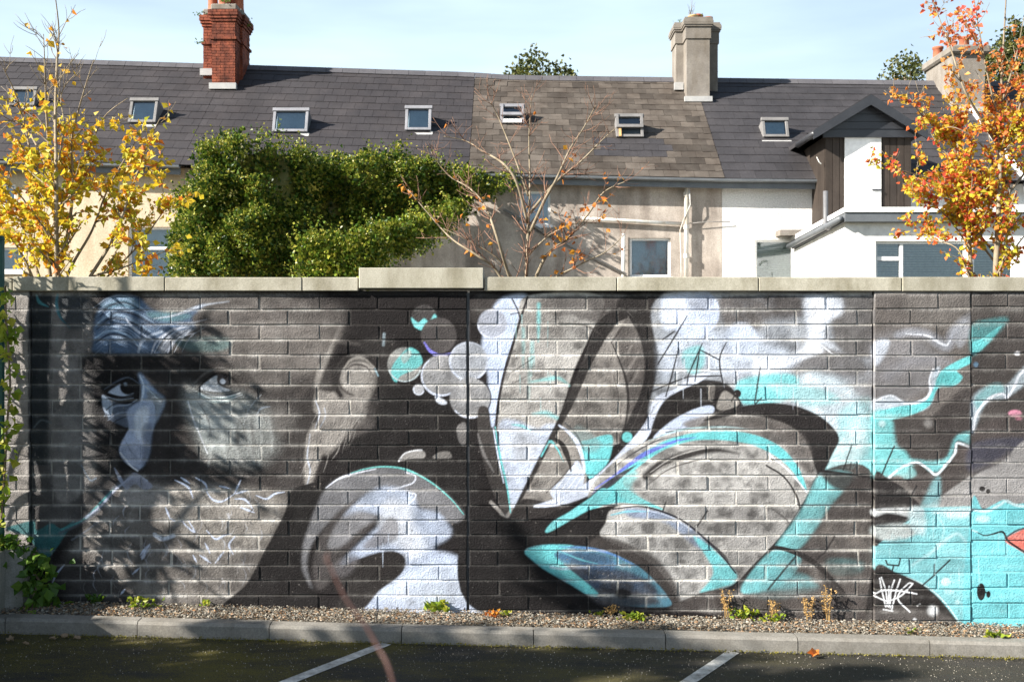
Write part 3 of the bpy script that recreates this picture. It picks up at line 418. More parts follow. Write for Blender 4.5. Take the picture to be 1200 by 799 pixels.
class MB:
    def __init__(s): s.v = []; s.f = []
    def quad(s, *p): n = len(s.v); s.v += [tuple(q) for q in p]; s.f.append(tuple(range(n, n+len(p))))
    def box(s, a, b, rot=None, c=None):
        x0, y0, z0 = a; x1, y1, z1 = b; n = len(s.v)
        vs = [Vector((x, y, z)) for z in (z0, z1) for y in (y0, y1) for x in (x0, x1)]
        if rot is not None: vs = [rot @ (v-c)+c for v in vs]
        s.v += [tuple(v) for v in vs]
        s.f += [tuple(n+i for i in q) for q in ((0, 2, 3, 1), (4, 5, 7, 6), (0, 1, 5, 4), (2, 6, 7, 3), (0, 4, 6, 2), (1, 3, 7, 5))]
        return s
    def prism(s, prof, axis, a, b):
        """profile (list of 2D points) pushed along an axis from a to b"""
        mk = {'x': lambda p, t: (t, p[0], p[1]), 'y': lambda p, t: (p[0], t, p[1]), 'z': lambda p, t: (p[0], p[1], t)}[axis]
        n = len(s.v); k = len(prof)
        s.v += [mk(p, a) for p in prof]+[mk(p, b) for p in prof]
        s.f += [tuple(range(n+k-1, n-1, -1)), tuple(range(n+k, n+2*k))]
        s.f += [(n+i, n+(i+1) % k, n+k+(i+1) % k, n+k+i) for i in range(k)]
        return s
    def tube(s, pts, r, sides=6, cap=True):
        pts = [Vector(p) for p in pts]; m = len(pts); n = len(s.v)
        rr = r if isinstance(r, (list, tuple)) else [r]*m
        up = Vector((0, 0, 1)); u = None
        for i, p in enumerate(pts):
            t = (pts[min(i+1, m-1)]-pts[max(i-1, 0)])
            t = t.normalized() if t.length > 1e-9 else Vector((0, 0, 1))
            if u is None: u = t.orthogonal().normalized()
            u = (u-t*u.dot(t)); u = u.normalized() if u.length > 1e-6 else t.orthogonal().normalized()
            w = t.cross(u)
            for k in range(sides):
                a = 2*math.pi*k/sides
                s.v.append(tuple(p+(u*math.cos(a)+w*math.sin(a))*rr[i]))
        for i in range(m-1):
            for k in range(sides):
                a = n+i*sides+k; b = n+i*sides+(k+1) % sides
                s.f.append((a, b, b+sides, a+sides))
        if cap: s.f += [tuple(range(n+sides-1, n-1, -1)), tuple(range(n+(m-1)*sides, n+m*sides))]
        return s
    def lathe(s, prof, c, sides=14):
        n = len(s.v); m = len(prof)
        for r, z in prof:
            for k in range(sides):
                a = 2*math.pi*k/sides; s.v.append((c[0]+r*math.cos(a), c[1]+r*math.sin(a), c[2]+z))
        for i in range(m-1):
            for k in range(sides):
                a = n+i*sides+k; b = n+i*sides+(k+1) % sides; s.f.append((a, b, b+sides, a+sides))
        s.f += [tuple(range(n+sides-1, n-1, -1)), tuple(range(n+(m-1)*sides, n+m*sides))]
        return s
    def mesh(s, name='mesh', smooth=False):
        me = bpy.data.meshes.new(name); me.from_pydata(s.v, [], s.f)
        if smooth: me.polygons.foreach_set('use_smooth', [True]*len(me.polygons))
        me.update(); return me
    def build(s, name, mat, parent=None, origin=None, smooth=False, **kw):
        if origin is not None:
            ox, oy, oz = origin; s.v = [(x-ox, y-oy, z-oz) for x, y, z in s.v]
        return obj(name, s.mesh(name, smooth), mat, parent, origin or (0, 0, 0), **kw)
def bevel(me, w, seg=1):
    bm = bmesh.new(); bm.from_mesh(me)
    bmesh.ops.bevel(bm, geom=bm.edges[:]+bm.verts[:], offset=w, segments=seg, affect='EDGES', profile=.6)
    bm.to_mesh(me); bm.free(); return me
# ---------------------------------------------------------------- materials
def mat(name):
    m = bpy.data.materials.new(name); m.use_nodes = True
    t = m.node_tree; t.nodes.clear()
    o = t.nodes.new('ShaderNodeOutputMaterial'); b = t.nodes.new('ShaderNodeBsdfPrincipled')
    t.links.new(b.outputs[0], o.inputs[0])
    return m, t, b
def N(t, typ, **kw):
    n = t.nodes.new(typ)
    for k, v in kw.items():
        if isinstance(k, str) and hasattr(n, k): setattr(n, k, v)
        else: n.inputs[k.replace('_', ' ')].default_value = v
    return n
def ramp(t, src, stops):
    r = t.nodes.new('ShaderNodeValToRGB'); e = r.color_ramp.elements
    while len(e) < len(stops): e.new(.5)
    for x, (p, c) in zip(e, stops): x.position = p; x.color = (*c, 1) if len(c) == 3 else c
    t.links.new(src, r.inputs[0]); return r
def noise_node(t, scale, detail=4, rough=.6, coord='pos', stretch=None):
    n = N(t, 'ShaderNodeTexNoise', Scale=scale, Detail=detail, Roughness=rough)
    g = t.nodes.new('ShaderNodeNewGeometry') if coord == 'pos' else t.nodes.new('ShaderNodeTexCoord')
    src = g.outputs['Position'] if coord == 'pos' else g.outputs['Object']
    if stretch:
        mpn = t.nodes.new('ShaderNodeMapping'); mpn.inputs['Scale'].default_value = stretch
        t.links.new(src, mpn.inputs[0]); src = mpn.outputs[0]
    t.links.new(src, n.inputs['Vector']); return n
def mixc(t, fac, a, b, mode='MIX'):
    m = t.nodes.new('ShaderNodeMix'); m.data_type = 'RGBA'; m.blend_type = mode
    for i, v in ((0, fac), (6, a), (7, b)):
        if hasattr(v, 'is_linked') or hasattr(v, 'node'): t.links.new(v, m.inputs[i])
        elif i == 0: m.inputs[0].default_value = v
        else: m.inputs[i].default_value = (*v, 1) if len(v) == 3 else v
    return m.outputs[2]
def bumpn(t, b, src, strength, dist):
    n = N(t, 'ShaderNodeBump', Strength=strength, Distance=dist); t.links.new(src, n.inputs['Height'])
    t.links.new(n.outputs[0], b.inputs['Normal']); return n
def surf(name, c0, c1, scale=3, rough=.8, bump=(60, .3, .004), fine=None, streak=None, rand=0, spec=.3, c2=None):
    """mottled surface: two tones by a broad noise, a finer speckle, optional runs and per-piece change"""
    m, t, b = mat(name)
    n = noise_node(t, scale, 6, .65)
    r = ramp(t, n.outputs[0], [(.3, c0), (.7, c1)]) if c2 is None else ramp(t, n.outputs[0], [(.28, c0), (.5, c1), (.74, c2)])
    c = r.outputs[0]
    f = noise_node(t, fine or scale*22, 3, .7)
    fr = ramp(t, f.outputs[0], [(.25, (.72,)*3), (.75, (1.22,)*3)])
    c = mixc(t, 1, c, fr.outputs[0], 'MULTIPLY')
    if streak:
        s = noise_node(t, streak[0], 4, .6, stretch=streak[1]); sr = ramp(t, s.outputs[0], [(.4, (1, 1, 1)), (.72, streak[2])])
        c = mixc(t, 1, c, sr.outputs[0], 'MULTIPLY')
    if rand:
        oi = t.nodes.new('ShaderNodeObjectInfo'); rr = ramp(t, oi.outputs['Random'], [(0, (1-rand,)*3), (1, (1+rand,)*3)])
        c = mixc(t, 1, c, rr.outputs[0], 'MULTIPLY')
    t.links.new(c, b.inputs['Base Color']); b.inputs['Roughness'].default_value = rough; b.inputs['Specular IOR Level'].default_value = spec
    if bump:
        bn = noise_node(t, bump[0], 5, .7); bumpn(t, b, bn.outputs[0], bump[1], bump[2])
    return m
def leafmat(name, stops, trans=.4, rough=.5, zmix=None, spec=.4):
    """leaves: tone from leaf to leaf, light passing through the blade; zmix = (z0, z1, other stops)"""
    m, t, b = mat(name); o = t.nodes['Material Output']
    g = t.nodes.new('ShaderNodeNewGeometry')
    c = ramp(t, g.outputs['Random Per Island'], stops).outputs[0]
    if zmix:
        c2 = ramp(t, g.outputs['Random Per Island'], zmix[2]).outputs[0]
        sp = t.nodes.new('ShaderNodeSeparateXYZ'); t.links.new(g.outputs['Position'], sp.inputs[0])
        n = noise_node(t, 2.2, 3); ma = N(t, 'ShaderNodeMath', operation='MULTIPLY_ADD'); ma.inputs[1].default_value = 1.6; t.links.new(n.outputs[0], ma.inputs[0]); t.links.new(sp.outputs['Z'], ma.inputs[2])
        mr = N(t, 'ShaderNodeMapRange'); mr.inputs[1].default_value = zmix[0]+.8; mr.inputs[2].default_value = zmix[1]+.8; t.links.new(ma.outputs[0], mr.inputs[0])
        c = mixc(t, mr.outputs[0], c, c2)
    t.links.new(c, b.inputs['Base Color']); b.inputs['Roughness'].default_value = rough; b.inputs['Specular IOR Level'].default_value = spec
    tr = t.nodes.new('ShaderNodeBsdfTranslucent'); t.links.new(c, tr.inputs[0])
    ms = t.nodes.new('ShaderNodeMixShader'); ms.inputs[0].default_value = trans
    t.links.new(b.outputs[0], ms.inputs[1]); t.links.new(tr.outputs[0], ms.inputs[2]); t.links.new(ms.outputs[0], o.inputs[0])
    return m
# mural paint: one picture drawn by paint_mural, laid on the wall by world position
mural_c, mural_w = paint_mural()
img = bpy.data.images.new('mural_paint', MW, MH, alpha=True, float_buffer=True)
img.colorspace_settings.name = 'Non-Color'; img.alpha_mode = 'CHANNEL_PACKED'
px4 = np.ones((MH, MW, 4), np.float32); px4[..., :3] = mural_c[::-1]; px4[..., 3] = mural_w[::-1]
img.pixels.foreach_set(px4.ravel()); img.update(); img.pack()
def muralmat(name, mortar):
    m, t, b = mat(name)
    g = t.nodes.new('ShaderNodeNewGeometry'); sp = t.nodes.new('ShaderNodeSeparateXYZ'); t.links.new(g.outputs['Position'], sp.inputs[0])
    u = N(t, 'ShaderNodeMapRange', clamp=False); v = N(t, 'ShaderNodeMapRange', clamp=False)
    u.inputs[1].default_value = (MX0-600)/160; u.inputs[2].default_value = (MX1-600)/160
    v.inputs[1].default_value = 2+(399.5-MY1)/160; v.inputs[2].default_value = 2+(399.5-MY0)/160
    t.links.new(sp.outputs['X'], u.inputs[0]); t.links.new(sp.outputs['Z'], v.inputs[0])
    cb = t.nodes.new('ShaderNodeCombineXYZ'); t.links.new(u.outputs[0], cb.inputs[0]); t.links.new(v.outputs[0], cb.inputs[1])
    im = N(t, 'ShaderNodeTexImage', image=img, interpolation='Cubic', extension='EXTEND'); t.links.new(cb.outputs[0], im.inputs[0])
    c = im.outputs['Color']
    if mortar:
        fm = N(t, 'ShaderNodeMath', operation='MULTIPLY_ADD'); fm.inputs[1].default_value = .80; fm.inputs[2].default_value = .03; t.links.new(im.outputs['Alpha'], fm.inputs[0])
        n = noise_node(t, 5, 4); nr = N(t, 'ShaderNodeMapRange'); nr.inputs[1].default_value = .34; nr.inputs[2].default_value = .64; nr.inputs[3].default_value = .18; t.links.new(n.outputs[0], nr.inputs[0])
        f2 = N(t, 'ShaderNodeMath', operation='MULTIPLY'); t.links.new(fm.outputs[0], f2.inputs[0]); t.links.new(nr.outputs[0], f2.inputs[1])
        c = mixc(t, f2.outputs[0], c, (.74, .70, .63))
    else:
        oi = t.nodes.new('ShaderNodeObjectInfo'); rr = ramp(t, oi.outputs['Random'], [(0, (.84,)*3), (1, (1.14,)*3)]); c = mixc(t, 1, c, rr.outputs[0], 'MULTIPLY')
        n = noise_node(t, 9, 6, .7); nr = ramp(t, n.outputs[0], [(.3, (.82,)*3), (.7, (1.16,)*3)]); c = mixc(t, 1, c, nr.outputs[0], 'MULTIPLY')
    vo = N(t, 'ShaderNodeTexVoronoi', Scale=75.0); t.links.new(g.outputs['Position'], vo.inputs['Vector'])
    n2 = noise_node(t, 85, 6, .8)
    pit = ramp(t, n2.outputs[0], [(.30, (.30,)*3), (.44, (.95,)*3), (.70, (1.0,)*3), (.8, (1.35,)*3)]); c = mixc(t, .8, c, pit.outputs[0], 'MULTIPLY')
    ad = N(t, 'ShaderNodeMath', operation='MULTIPLY_ADD'); ad.inputs[1].default_value = .35; t.links.new(vo.outputs['Distance'], ad.inputs[0]); t.links.new(n2.outputs[0], ad.inputs[2])
    bumpn(t, b, ad.outputs[0], .8, .011)
    t.links.new(c, b.inputs['Base Color']); b.inputs['Roughness'].default_value = .8; b.inputs['Specular IOR Level'].default_value = .12
    return m
M = {}
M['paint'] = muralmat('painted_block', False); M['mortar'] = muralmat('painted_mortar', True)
M['coping'] = surf('coping_concrete', (.34,.315,.25), (.44,.415,.34), 5, .85, (90,.4,.004), streak=(5,(1,1,.4),(.55,.53,.46)), rand=.08)
M['kerb'] = surf('kerb_concrete', (.19,.178,.155), (.31,.29,.26), 4, .85, (80,.5,.005), streak=(4,(1,1,.6),(.5,.48,.44)), rand=.06)
M['planter'] = surf('planter_concrete', (.26,.25,.23), (.36,.35,.32), 4, .85, (60,.4,.006), streak=(6,(1,1,.3),(.6,.6,.55)))
M['cream'] = surf('cream_render', (.52,.43,.31), (.62,.52,.38), 1.2, .85, (50,.25,.006), streak=(2,(1,1,.2),(.8,.76,.7)))
M['beige'] = surf('patched_render', (.27,.235,.205), (.40,.35,.305), 1.7, .9, (40,.35,.008), streak=(1.9,(1.3,1,.30),(.52,.49,.47)), c2=(.52,.46,.40))
M['dash'] = surf('white_pebbledash', (.78,.76,.72), (.84,.82,.79), 1.5, .85, (26,1.0,.05))
M['white'] = surf('white_render', (.80,.79,.76), (.84,.83,.81), 1.0, .7, (60,.08,.002), fine=3)
M['upvc'] = surf('white_frame', (.74,.74,.72), (.80,.80,.79), 3, .4, None, spec=.5)
M['slate'] = surf('dark_slate', (.029,.026,.028), (.044,.040,.042), 1.1, .65, (30,.25,.004), rand=.10, spec=.3, streak=(1.3,(1,1,1),(1.25,1.2,1.15)))
M['slate2'] = surf('grey_slate', (.031,.029,.031), (.047,.044,.047), .9, .6, (30,.25,.004), rand=.09, spec=.3, streak=(1.0,(1,1,1),(1.3,1.28,1.25)))
M['slate_old'] = surf('weathered_slate', (.066,.055,.046), (.112,.095,.080), 2.4, .8, (30,.4,.006), rand=.32, spec=.2, streak=(1.5,(1,1,1),(.62,.58,.55)))
M['ridge'] = surf('ridge_tile', (.075,.072,.08), (.11,.105,.11), 2, .6, None, rand=.1)
M['mortar_grey'] = surf('lead_flashing', (.32,.32,.32), (.46,.45,.43), 4, .6, None)
M['brick'] = surf('red_brick', (.09,.028,.018), (.22,.058,.030), 7, .85, (50,.5,.005), streak=(3.5,(1,1,.6),(.22,.2,.2)), c2=(.33,.095,.045), fine=20)
M['brick_mortar'] = surf('old_mortar', (.12,.10,.08), (.20,.17,.14), 8, .95, (50,.5,.005))
M['stack'] = surf('rendered_stack', (.185,.165,.145), (.265,.24,.21), 2.2, .9, (40,.4,.006), streak=(3,(1,1,.3),(.7,.66,.6)))
M['pot'] = surf('clay_pot', (.28,.085,.045), (.40,.14,.075), 6, .8, (40,.2,.003))
M['pot_buff'] = surf('buff_pot', (.50,.33,.16), (.62,.42,.22), 6, .8, (40,.2,.003))
M['gutter'] = surf('grey_gutter', (.09,.10,.11), (.14,.15,.16), 3, .5, None, spec=.5)
M['pipe'] = surf('painted_pipe', (.55,.55,.52), (.66,.66,.64), 4, .6, None, streak=(5,(1,1,.4),(.7,.6,.5)))
M['darkpipe'] = surf('grey_pipe', (.11,.11,.115), (.16,.16,.165), 3, .5, None)
M['timber'] = surf('black_timber', (.028,.021,.017), (.052,.040,.032), 1.6, .7, (20,.3,.004), streak=(8,(1,1,.06),(.6,.55,.5)), rand=.15)
M['fascia'] = surf('black_fascia', (.022,.023,.027), (.034,.035,.04), 3, .4, None, spec=.5)
M['steel'] = surf('window_metal', (.15,.145,.14), (.23,.22,.215), 3, .5, None)
M['alloy'] = surf('grey_alloy', (.20,.20,.215), (.29,.29,.31), 3, .45, None)
M['curtain'] = surf('net_curtain', (.30,.40,.46), (.42,.51,.56), 2.5, .9, None)
M['room'] = surf('room_dark', (.05,.07,.085), (.09,.11,.13), 3, .9, None)
M['blind'] = surf('venetian_blind', (.46,.50,.44), (.58,.62,.56), 1, .6, None)
M['asphalt'] = None
M['gravel'] = surf('gravel_stone', (.20,.18,.15), (.40,.36,.30), 38, .9, None, fine=90)
M['soil'] = surf('gravel_bed', (.10,.085,.065), (.22,.19,.15), 30, .95, (60,.8,.02))
M['bark_pale'] = surf('pale_bark', (.20,.165,.11), (.34,.28,.20), 9, .85, (40,.3,.004), streak=(14,(1,1,.3),(.6,.55,.5)))
M['bark'] = surf('brown_bark', (.13,.095,.065), (.23,.17,.12), 9, .85, (40,.3,.004))
M['twig_red'] = surf('red_brown_twig', (.16,.085,.06), (.26,.15,.10), 9, .8, None)
M['twig'] = surf('red_twig', (.075,.040,.034), (.11,.055,.046), 12, .6, None)
M['post'] = surf('green_post', (.012,.055,.045), (.02,.075,.06), 4, .4, None)
M['line'] = surf('road_paint', (.50,.49,.46), (.66,.65,.61), 8, .8, (70,.4,.004), fine=60, streak=(9,(1,1,1),(.30,.29,.27)))
M['timber_raw'] = surf('raw_timber', (.50,.30,.12), (.60,.38,.17), 6, .7, None)
M['ground'] = surf('garden_ground', (.08,.075,.04), (.14,.12,.07), .7, .95, (8,.5,.05))
M['cable'] = surf('grey_cable', (.2,.19,.18), (.3,.28,.26), 6, .6, None)
M['orange_leaf'] = surf('orange_leaf', (.55,.16,.03), (.72,.26,.05), 30, .6, None)
M['brown_leaf'] = leafmat('brown_leaf', [(0, (.12,.07,.04)), (.5, (.22,.15,.09)), (.85, (.32,.23,.14)), (1, (.36,.16,.06))], .15)
def glassmat():
    m, t, b = mat('window_glass'); o = t.nodes['Material Output']
    tr = t.nodes.new('ShaderNodeBsdfTransparent'); tr.inputs[0].default_value = (.82,.88,.90,1)
    gl = t.nodes.new('ShaderNodeBsdfGlossy'); gl.inputs['Roughness'].default_value = .04; gl.inputs[0].default_value = (.9,.95,1,1)
    ms = t.nodes.new('ShaderNodeMixShader'); lw = N(t, 'ShaderNodeFresnel', IOR=1.55); ad = N(t, 'ShaderNodeMath', operation='ADD'); ad.inputs[1].default_value = .08
    t.links.new(lw.outputs[0], ad.inputs[0]); t.links.new(ad.outputs[0], ms.inputs[0]); t.links.new(tr.outputs[0], ms.inputs[1]); t.links.new(gl.outputs[0], ms.inputs[2]); t.links.new(ms.outputs[0], o.inputs[0])
    return m
M['glass'] = glassmat()
def asphaltmat():
    m, t, b = mat('mossy_asphalt')
    n = noise_node(t, 130, 5, .8); base = ramp(t, n.outputs[0], [(.3, (.014,.013,.012)), (.6, (.040,.038,.035)), (.76, (.12,.112,.10))])
    k = noise_node(t, 1.1, 6, .7, stretch=(.6, 1.6, 1)); k2 = noise_node(t, 120, 3, .8); ma = N(t, 'ShaderNodeMath', operation='MULTIPLY'); t.links.new(k.outputs[0], ma.inputs[0]); t.links.new(k2.outputs[0], ma.inputs[1])
    f = N(t, 'ShaderNodeMapRange'); f.inputs[1].default_value = .20; f.inputs[2].default_value = .30; f.inputs[4].default_value = .85; t.links.new(ma.outputs[0], f.inputs[0])
    sp = t.nodes.new('ShaderNodeSeparateXYZ'); g = t.nodes.new('ShaderNodeNewGeometry'); t.links.new(g.outputs['Position'], sp.inputs[0])
    fx = N(t, 'ShaderNodeMapRange'); fx.inputs[1].default_value = 2.2; fx.inputs[2].default_value = -1.2; fx.inputs[3].default_value = .12; t.links.new(sp.outputs['X'], fx.inputs[0])
    f3 = N(t, 'ShaderNodeMath', operation='MULTIPLY'); t.links.new(f.outputs[0], f3.inputs[0]); t.links.new(fx.outputs[0], f3.inputs[1])
    pt = noise_node(t, .9, 5, .6); pr = ramp(t, pt.outputs[0], [(.35, (.65, .64, .62)), (.65, (1.35, 1.3, 1.22))]); bc = mixc(t, 1, base.outputs[0], pr.outputs[0], 'MULTIPLY')
    c = mixc(t, f3.outputs[0], bc, (.13,.108,.014))
    t.links.new(c, b.inputs['Base Color']); b.inputs['Roughness'].default_value = .85; b.inputs['Specular IOR Level'].default_value = .3
    bumpn(t, b, n.outputs[0], .9, .012); return m
M['asphalt'] = asphaltmat()
M['leaf_yellow'] = leafmat('yellow_leaf', [(0, (.64,.46,.03)), (.3, (.76,.55,.04)), (.5, (.50,.46,.04)), (.66, (.36,.39,.04)), (.82, (.74,.40,.03)), (.93, (.64,.22,.03)), (1, (.52,.15,.03))], .5, zmix=(4.5, 5.6, [(0, (.70,.40,.03)), (.4, (.66,.22,.03)), (.7, (.72,.46,.04)), (1, (.56,.14,.03))]))
M['leaf_orange'] = leafmat('orange_brown_leaf', [(0, (.60,.30,.03)), (.5, (.60,.20,.03)), (1, (.42,.13,.04))], .45)
M['leaf_red'] = leafmat('red_yellow_leaf', [(0, (.66,.52,.04)), (.3, (.48,.46,.04)), (.55, (.70,.40,.04)), (.75, (.70,.18,.05)), (1, (.62,.07,.05))], .5, zmix=(4.3, 5.6, [(0, (.66,.10,.07)), (.35, (.70,.22,.08)), (.6, (.62,.07,.06)), (.85, (.68,.42,.06)), (1, (.52,.05,.05))]))
M['leaf_ivy'] = leafmat('ivy_leaf', [(0, (.018,.044,.007)), (.35, (.042,.090,.012)), (.6, (.095,.155,.018)), (.82, (.23,.27,.03)), (1, (.40,.37,.06))], .3, .45, spec=.35)
M['leaf_ivy_light'] = leafmat('light_ivy_leaf', [(0, (.04,.09,.010)), (.35, (.10,.17,.018)), (.7, (.22,.28,.028)), (1, (.42,.38,.06))], .25, .35, spec=.5)
M['leaf_tip'] = leafmat('ivy_tip', [(0, (.10,.15,.015)), (.4, (.20,.24,.025)), (.75, (.33,.32,.045)), (1, (.44,.38,.08))], .3, .4)
M['leaf_green'] = leafmat('green_leaf', [(0, (.04,.10,.012)), (.6, (.09,.18,.02)), (1, (.16,.24,.025))], .4)
M['leaf_lime'] = leafmat('lime_leaf', [(0, (.16,.26,.02)), (.6, (.28,.34,.03)), (1, (.46,.42,.05))], .45)
M['leaf_dark'] = leafmat('dark_tree_leaf', [(0, (.035,.05,.014)), (.6, (.07,.085,.02)), (1, (.16,.15,.03))], .3)
M['moss'] = leafmat('olive_moss', [(0, (.09,.085,.012)), (.6, (.17,.15,.018)), (1, (.24,.20,.03))], .2)
M['dry'] = leafmat('dry_stalk', [(0, (.34,.20,.07)), (1, (.50,.33,.13))], .2)

# ---------------------------------------------------------------- ground
mb = MB(); mb.quad((-600, -400, -.55), (600, -400, -.55), (600, 900, -.55), (-600, 900, -.55))
mb.build('ground', M['ground'], kind='structure', label='earth of the gardens and land around the car park')
def sheet(x0, x1, y0, y1, dz, nx=40, ny=1, jit=0):
    mb = MB(); r = random.Random(3)
    for j in range(ny+1):
        for i in range(nx+1):
            x = x0+(x1-x0)*i/nx; mb.v.append((x, y0+(y1-y0)*j/ny, gz(x)+dz+(r.uniform(-jit, jit) if jit else 0)))
    mb.f = [(j*(nx+1)+i, j*(nx+1)+i+1, (j+1)*(nx+1)+i+1, (j+1)*(nx+1)+i) for j in range(ny) for i in range(nx)]
    return mb
KY = -.52
sheet(-24, 24, -26, KY+.02, -.10, 48).build('road', M['asphalt'], kind='structure', label='mossy dark asphalt of the car park')
sheet(-24, 24, KY+.1, .02, -.012, 400, 8, .008).build('gravel_bed', M['soil'], kind='structure', label='narrow bed of earth and grit along the wall foot')
def parking_line(a, b, w, L, label):
    a = Vector(a); b = Vector(b); d = (b-a).normalized(); e = a+d*L; q = Vector((-d.y, d.x))*w/2
    mb = MB(); n = 12
    for i in range(n):
        s, t = a+(e-a)*i/n, a+(e-a)*(i+1)/n
        mb.quad(*[(p.x, p.y, gz(p.x)-.096) for p in (s+q, t+q, t-q, s-q)])
    mb.build('parking_line', M['line'], kind='structure', label=label)
parking_line((-.86, -.54), (-1.32, -1.36), .088, 4.8, 'worn white bay line meeting the kerb below the grey dome petal')
parking_line((1.51, -.54), (1.11, -1.20), .088, 4.8, 'worn white bay line meeting the kerb below the arched petal')
kerb = empty('kerb', (0, KY, gz(0)), kind='structure', label='concrete kerb between asphalt and gravel bed')
kx = [-3.47-.905*k for k in range(8, 0, -1)]+[-3.47]
while kx[-1] < 8: kx.append(kx[-1]+.905)
kprof = [(0, -.22), (0, -.02), (.018, 0), (.11, .004), (.11, -.22)]
for i, (a, b) in enumerate(zip(kx, kx[1:])):
    m = MB(); L = b-a-.006
    n0 = 0
    za, zb = gz(a), gz(b)
    m.prism([(y, z) for y, z in kprof], 'x', 0, L)
    m.v = [(x, y, z-.024*x) for x, y, z in m.v]
    obj('kerb_stone', m.mesh('kerb_stone'), M['kerb'], kerb, (a, KY+rnd.uniform(-.004, .004), za+.004+rnd.uniform(-.003, .003)))

# ---------------------------------------------------------------- painted wall of concrete blocks
def wx(px): return (px-600)/160.0
def wz(py): return 2+(399.5-py)/160.0
block_meshes = {}
def block_mesh(L, H, dep, mat_):
    key = (round(L, 2), round(H, 3), rnd.randrange(4))
    if key not in block_meshes:
        r = random.Random(hash(key) & 0xffff)
        L, H = key[0], key[1]; c = .0045
        m = MB()
        def ringv(y, e): return [(-L/2+e+r.uniform(-.003, .003), y+r.uniform(-.0012, .0012), -H/2+e+r.uniform(-.0015, .0015)), (L/2-e+r.uniform(-.002, .002), y+r.uniform(-.0012, .0012), -H/2+e+r.uniform(-.0015, .0015)), (L/2-e+r.uniform(-.002, .002), y+r.uniform(-.0012, .0012), H/2-e+r.uniform(-.0015, .0015)), (-L/2+e+r.uniform(-.002, .002), y+r.uniform(-.0012, .0012), H/2-e+r.uniform(-.0015, .0015))]
        m.v = ringv(0, c)+ringv(.0035, .0015)+[(-L/2, dep, -H/2), (L/2, dep, -H/2), (L/2, dep, H/2), (-L/2, dep, H/2)]
        m.f = [(0, 1, 2, 3)]
        for a in (0, 4):
            m.f += [(a+(i+1) % 4, a+i, a+4+i, a+4+(i+1) % 4) for i in range(4)]
        me = m.mesh('block'); me.materials.append(mat_); block_meshes[key] = me
    return block_meshes[key]
def block_wall(name, label, x0, x1, rows, y, joint=.010):
    """rows: list of (z0, z1, [joint xs]); blocks between successive joints, mortar set back behind them"""
    w = empty(name, ((x0+x1)/2, y, rows[-1][0]), label, 'wall', 'painted boundary wall')
    m = MB(); m.box((x0+.002, y+.0055, rows[-1][0]-.02), (x1-.002, y+.2, rows[0][1]+.03)); m.build('mortar', M['mortar'], w)
    for z0, z1, js in rows:
        xs = [x0-joint/2]+[j+rnd.uniform(-.010, .010) for j in js if x0+.03 < j < x1-.03]+[x1+joint/2]
        for a, b in zip(xs, xs[1:]):
            L, H = b-a-joint, z1-z0-joint
            obj('block', block_mesh(L, H, .09, M['paint']), None, w, ((a+b)/2+rnd.uniform(-.004, .004), y+rnd.uniform(-.004, .003), (z0+z1)/2+rnd.uniform(-.003, .003)), (rnd.uniform(-.010, .010), rnd.uniform(-.005, .005), rnd.uniform(-.009, .009)))
    return w
def rows_of(ytop, step, n, even, odd, first=None):
    out = []
    for k in range(n):
        z1 = wz(ytop+step*k); z0 = wz(ytop+step*(k+1))
        out.append((z0, z1, even if k % 2 == 0 else odd))
    return out
Y0, CS = 363-17.6, 17.6
ev = [wx(304+69.6*k) for k in range(-5, 4)]; od = [wx(338.7+69.6*k) for k in range(-5, 4)]
wall_a = block_wall('boundary_wall', 'painted block wall with a pair of staring eyes and grey dome petal', wx(36.5), wx(547), rows_of(Y0, CS, 23, ev, od), 0)
ev = [wx(619+70*k) for k in range(7)]; od = [wx(583.5+70*k) for k in range(8)]
wall_b = block_wall('boundary_wall', 'painted block wall with teal winged petals, ending at the joint beside bubbles', wx(550), wx(1022.5), rows_of(Y0, CS, 23, ev, od), .002)
pier_r = block_wall('wall_pier', 'painted block pier with white crown scribble on a black dome', wx(1023.5), wx(1135.8), rows_of(343.5, 18.2, 23, [wx(1096)], [wx(1065.5)]), -.030)
wall_c = block_wall('boundary_wall', 'painted block wall with coral snout and pink spot on flat turquoise', wx(1136.8), wx(1330), rows_of(341.5, 18.2, 23, [wx(1178.5), wx(1250)], [wx(1214), wx(1286)]), -.024)
pier_l = block_wall('wall_pier', 'narrow grey block pier behind the green post', wx(-60), wx(35.5), rows_of(Y0, CS, 23, [wx(-32), wx(20)], [wx(-12)]), -.016)
m = MB(); m.box((wx(547)-.004, .010, wz(760)), (wx(550)+.004, .05, wz(343))); m.build('joint_filler', M['fascia'], wall_b)
def coping(x0, x1, ytop, ybot, wall, yf=-.04):
    s = FPX/(8+yf); za = 2+(399.5-ybot)/s; zb = 2+(399.5-ytop)/s
    L = x1-x0; m = MB(); m.box((-L/2+.0025, 0, 0), (L/2-.0025, .30, zb-za)); me = bevel(m.mesh('coping_stone'), .005)
    obj('coping_stone', me, M['coping'], wall, ((x0+x1)/2, yf, za), (0, rnd.uniform(-.0012, .0012), rnd.uniform(-.002, .002)))
cx = lambda p: (p-600)/160.8
coping(cx(-64), cx(14), 325.5, 341.5, pier_l, -.035); coping(cx(14.5), cx(193), 324.3, 341, wall_a); coping(cx(193), cx(354), 325, 341, wall_a, -.042); coping(cx(354), cx(420), 325, 341, wall_a, -.04)
coping(cx(420.5), cx(567), 313.8, 338, wall_a, -.055); coping(cx(567.5), cx(723), 324.6, 341, wall_b); coping(cx(723), cx(889), 324.6, 341, wall_b, -.042); coping(cx(889), cx(1057), 324.8, 341.2, wall_b, -.04); coping(cx(1057), cx(1222), 324.6, 341.4, wall_c, -.045); coping(cx(1222), cx(1340), 324.6, 341.4, wall_c, -.043)

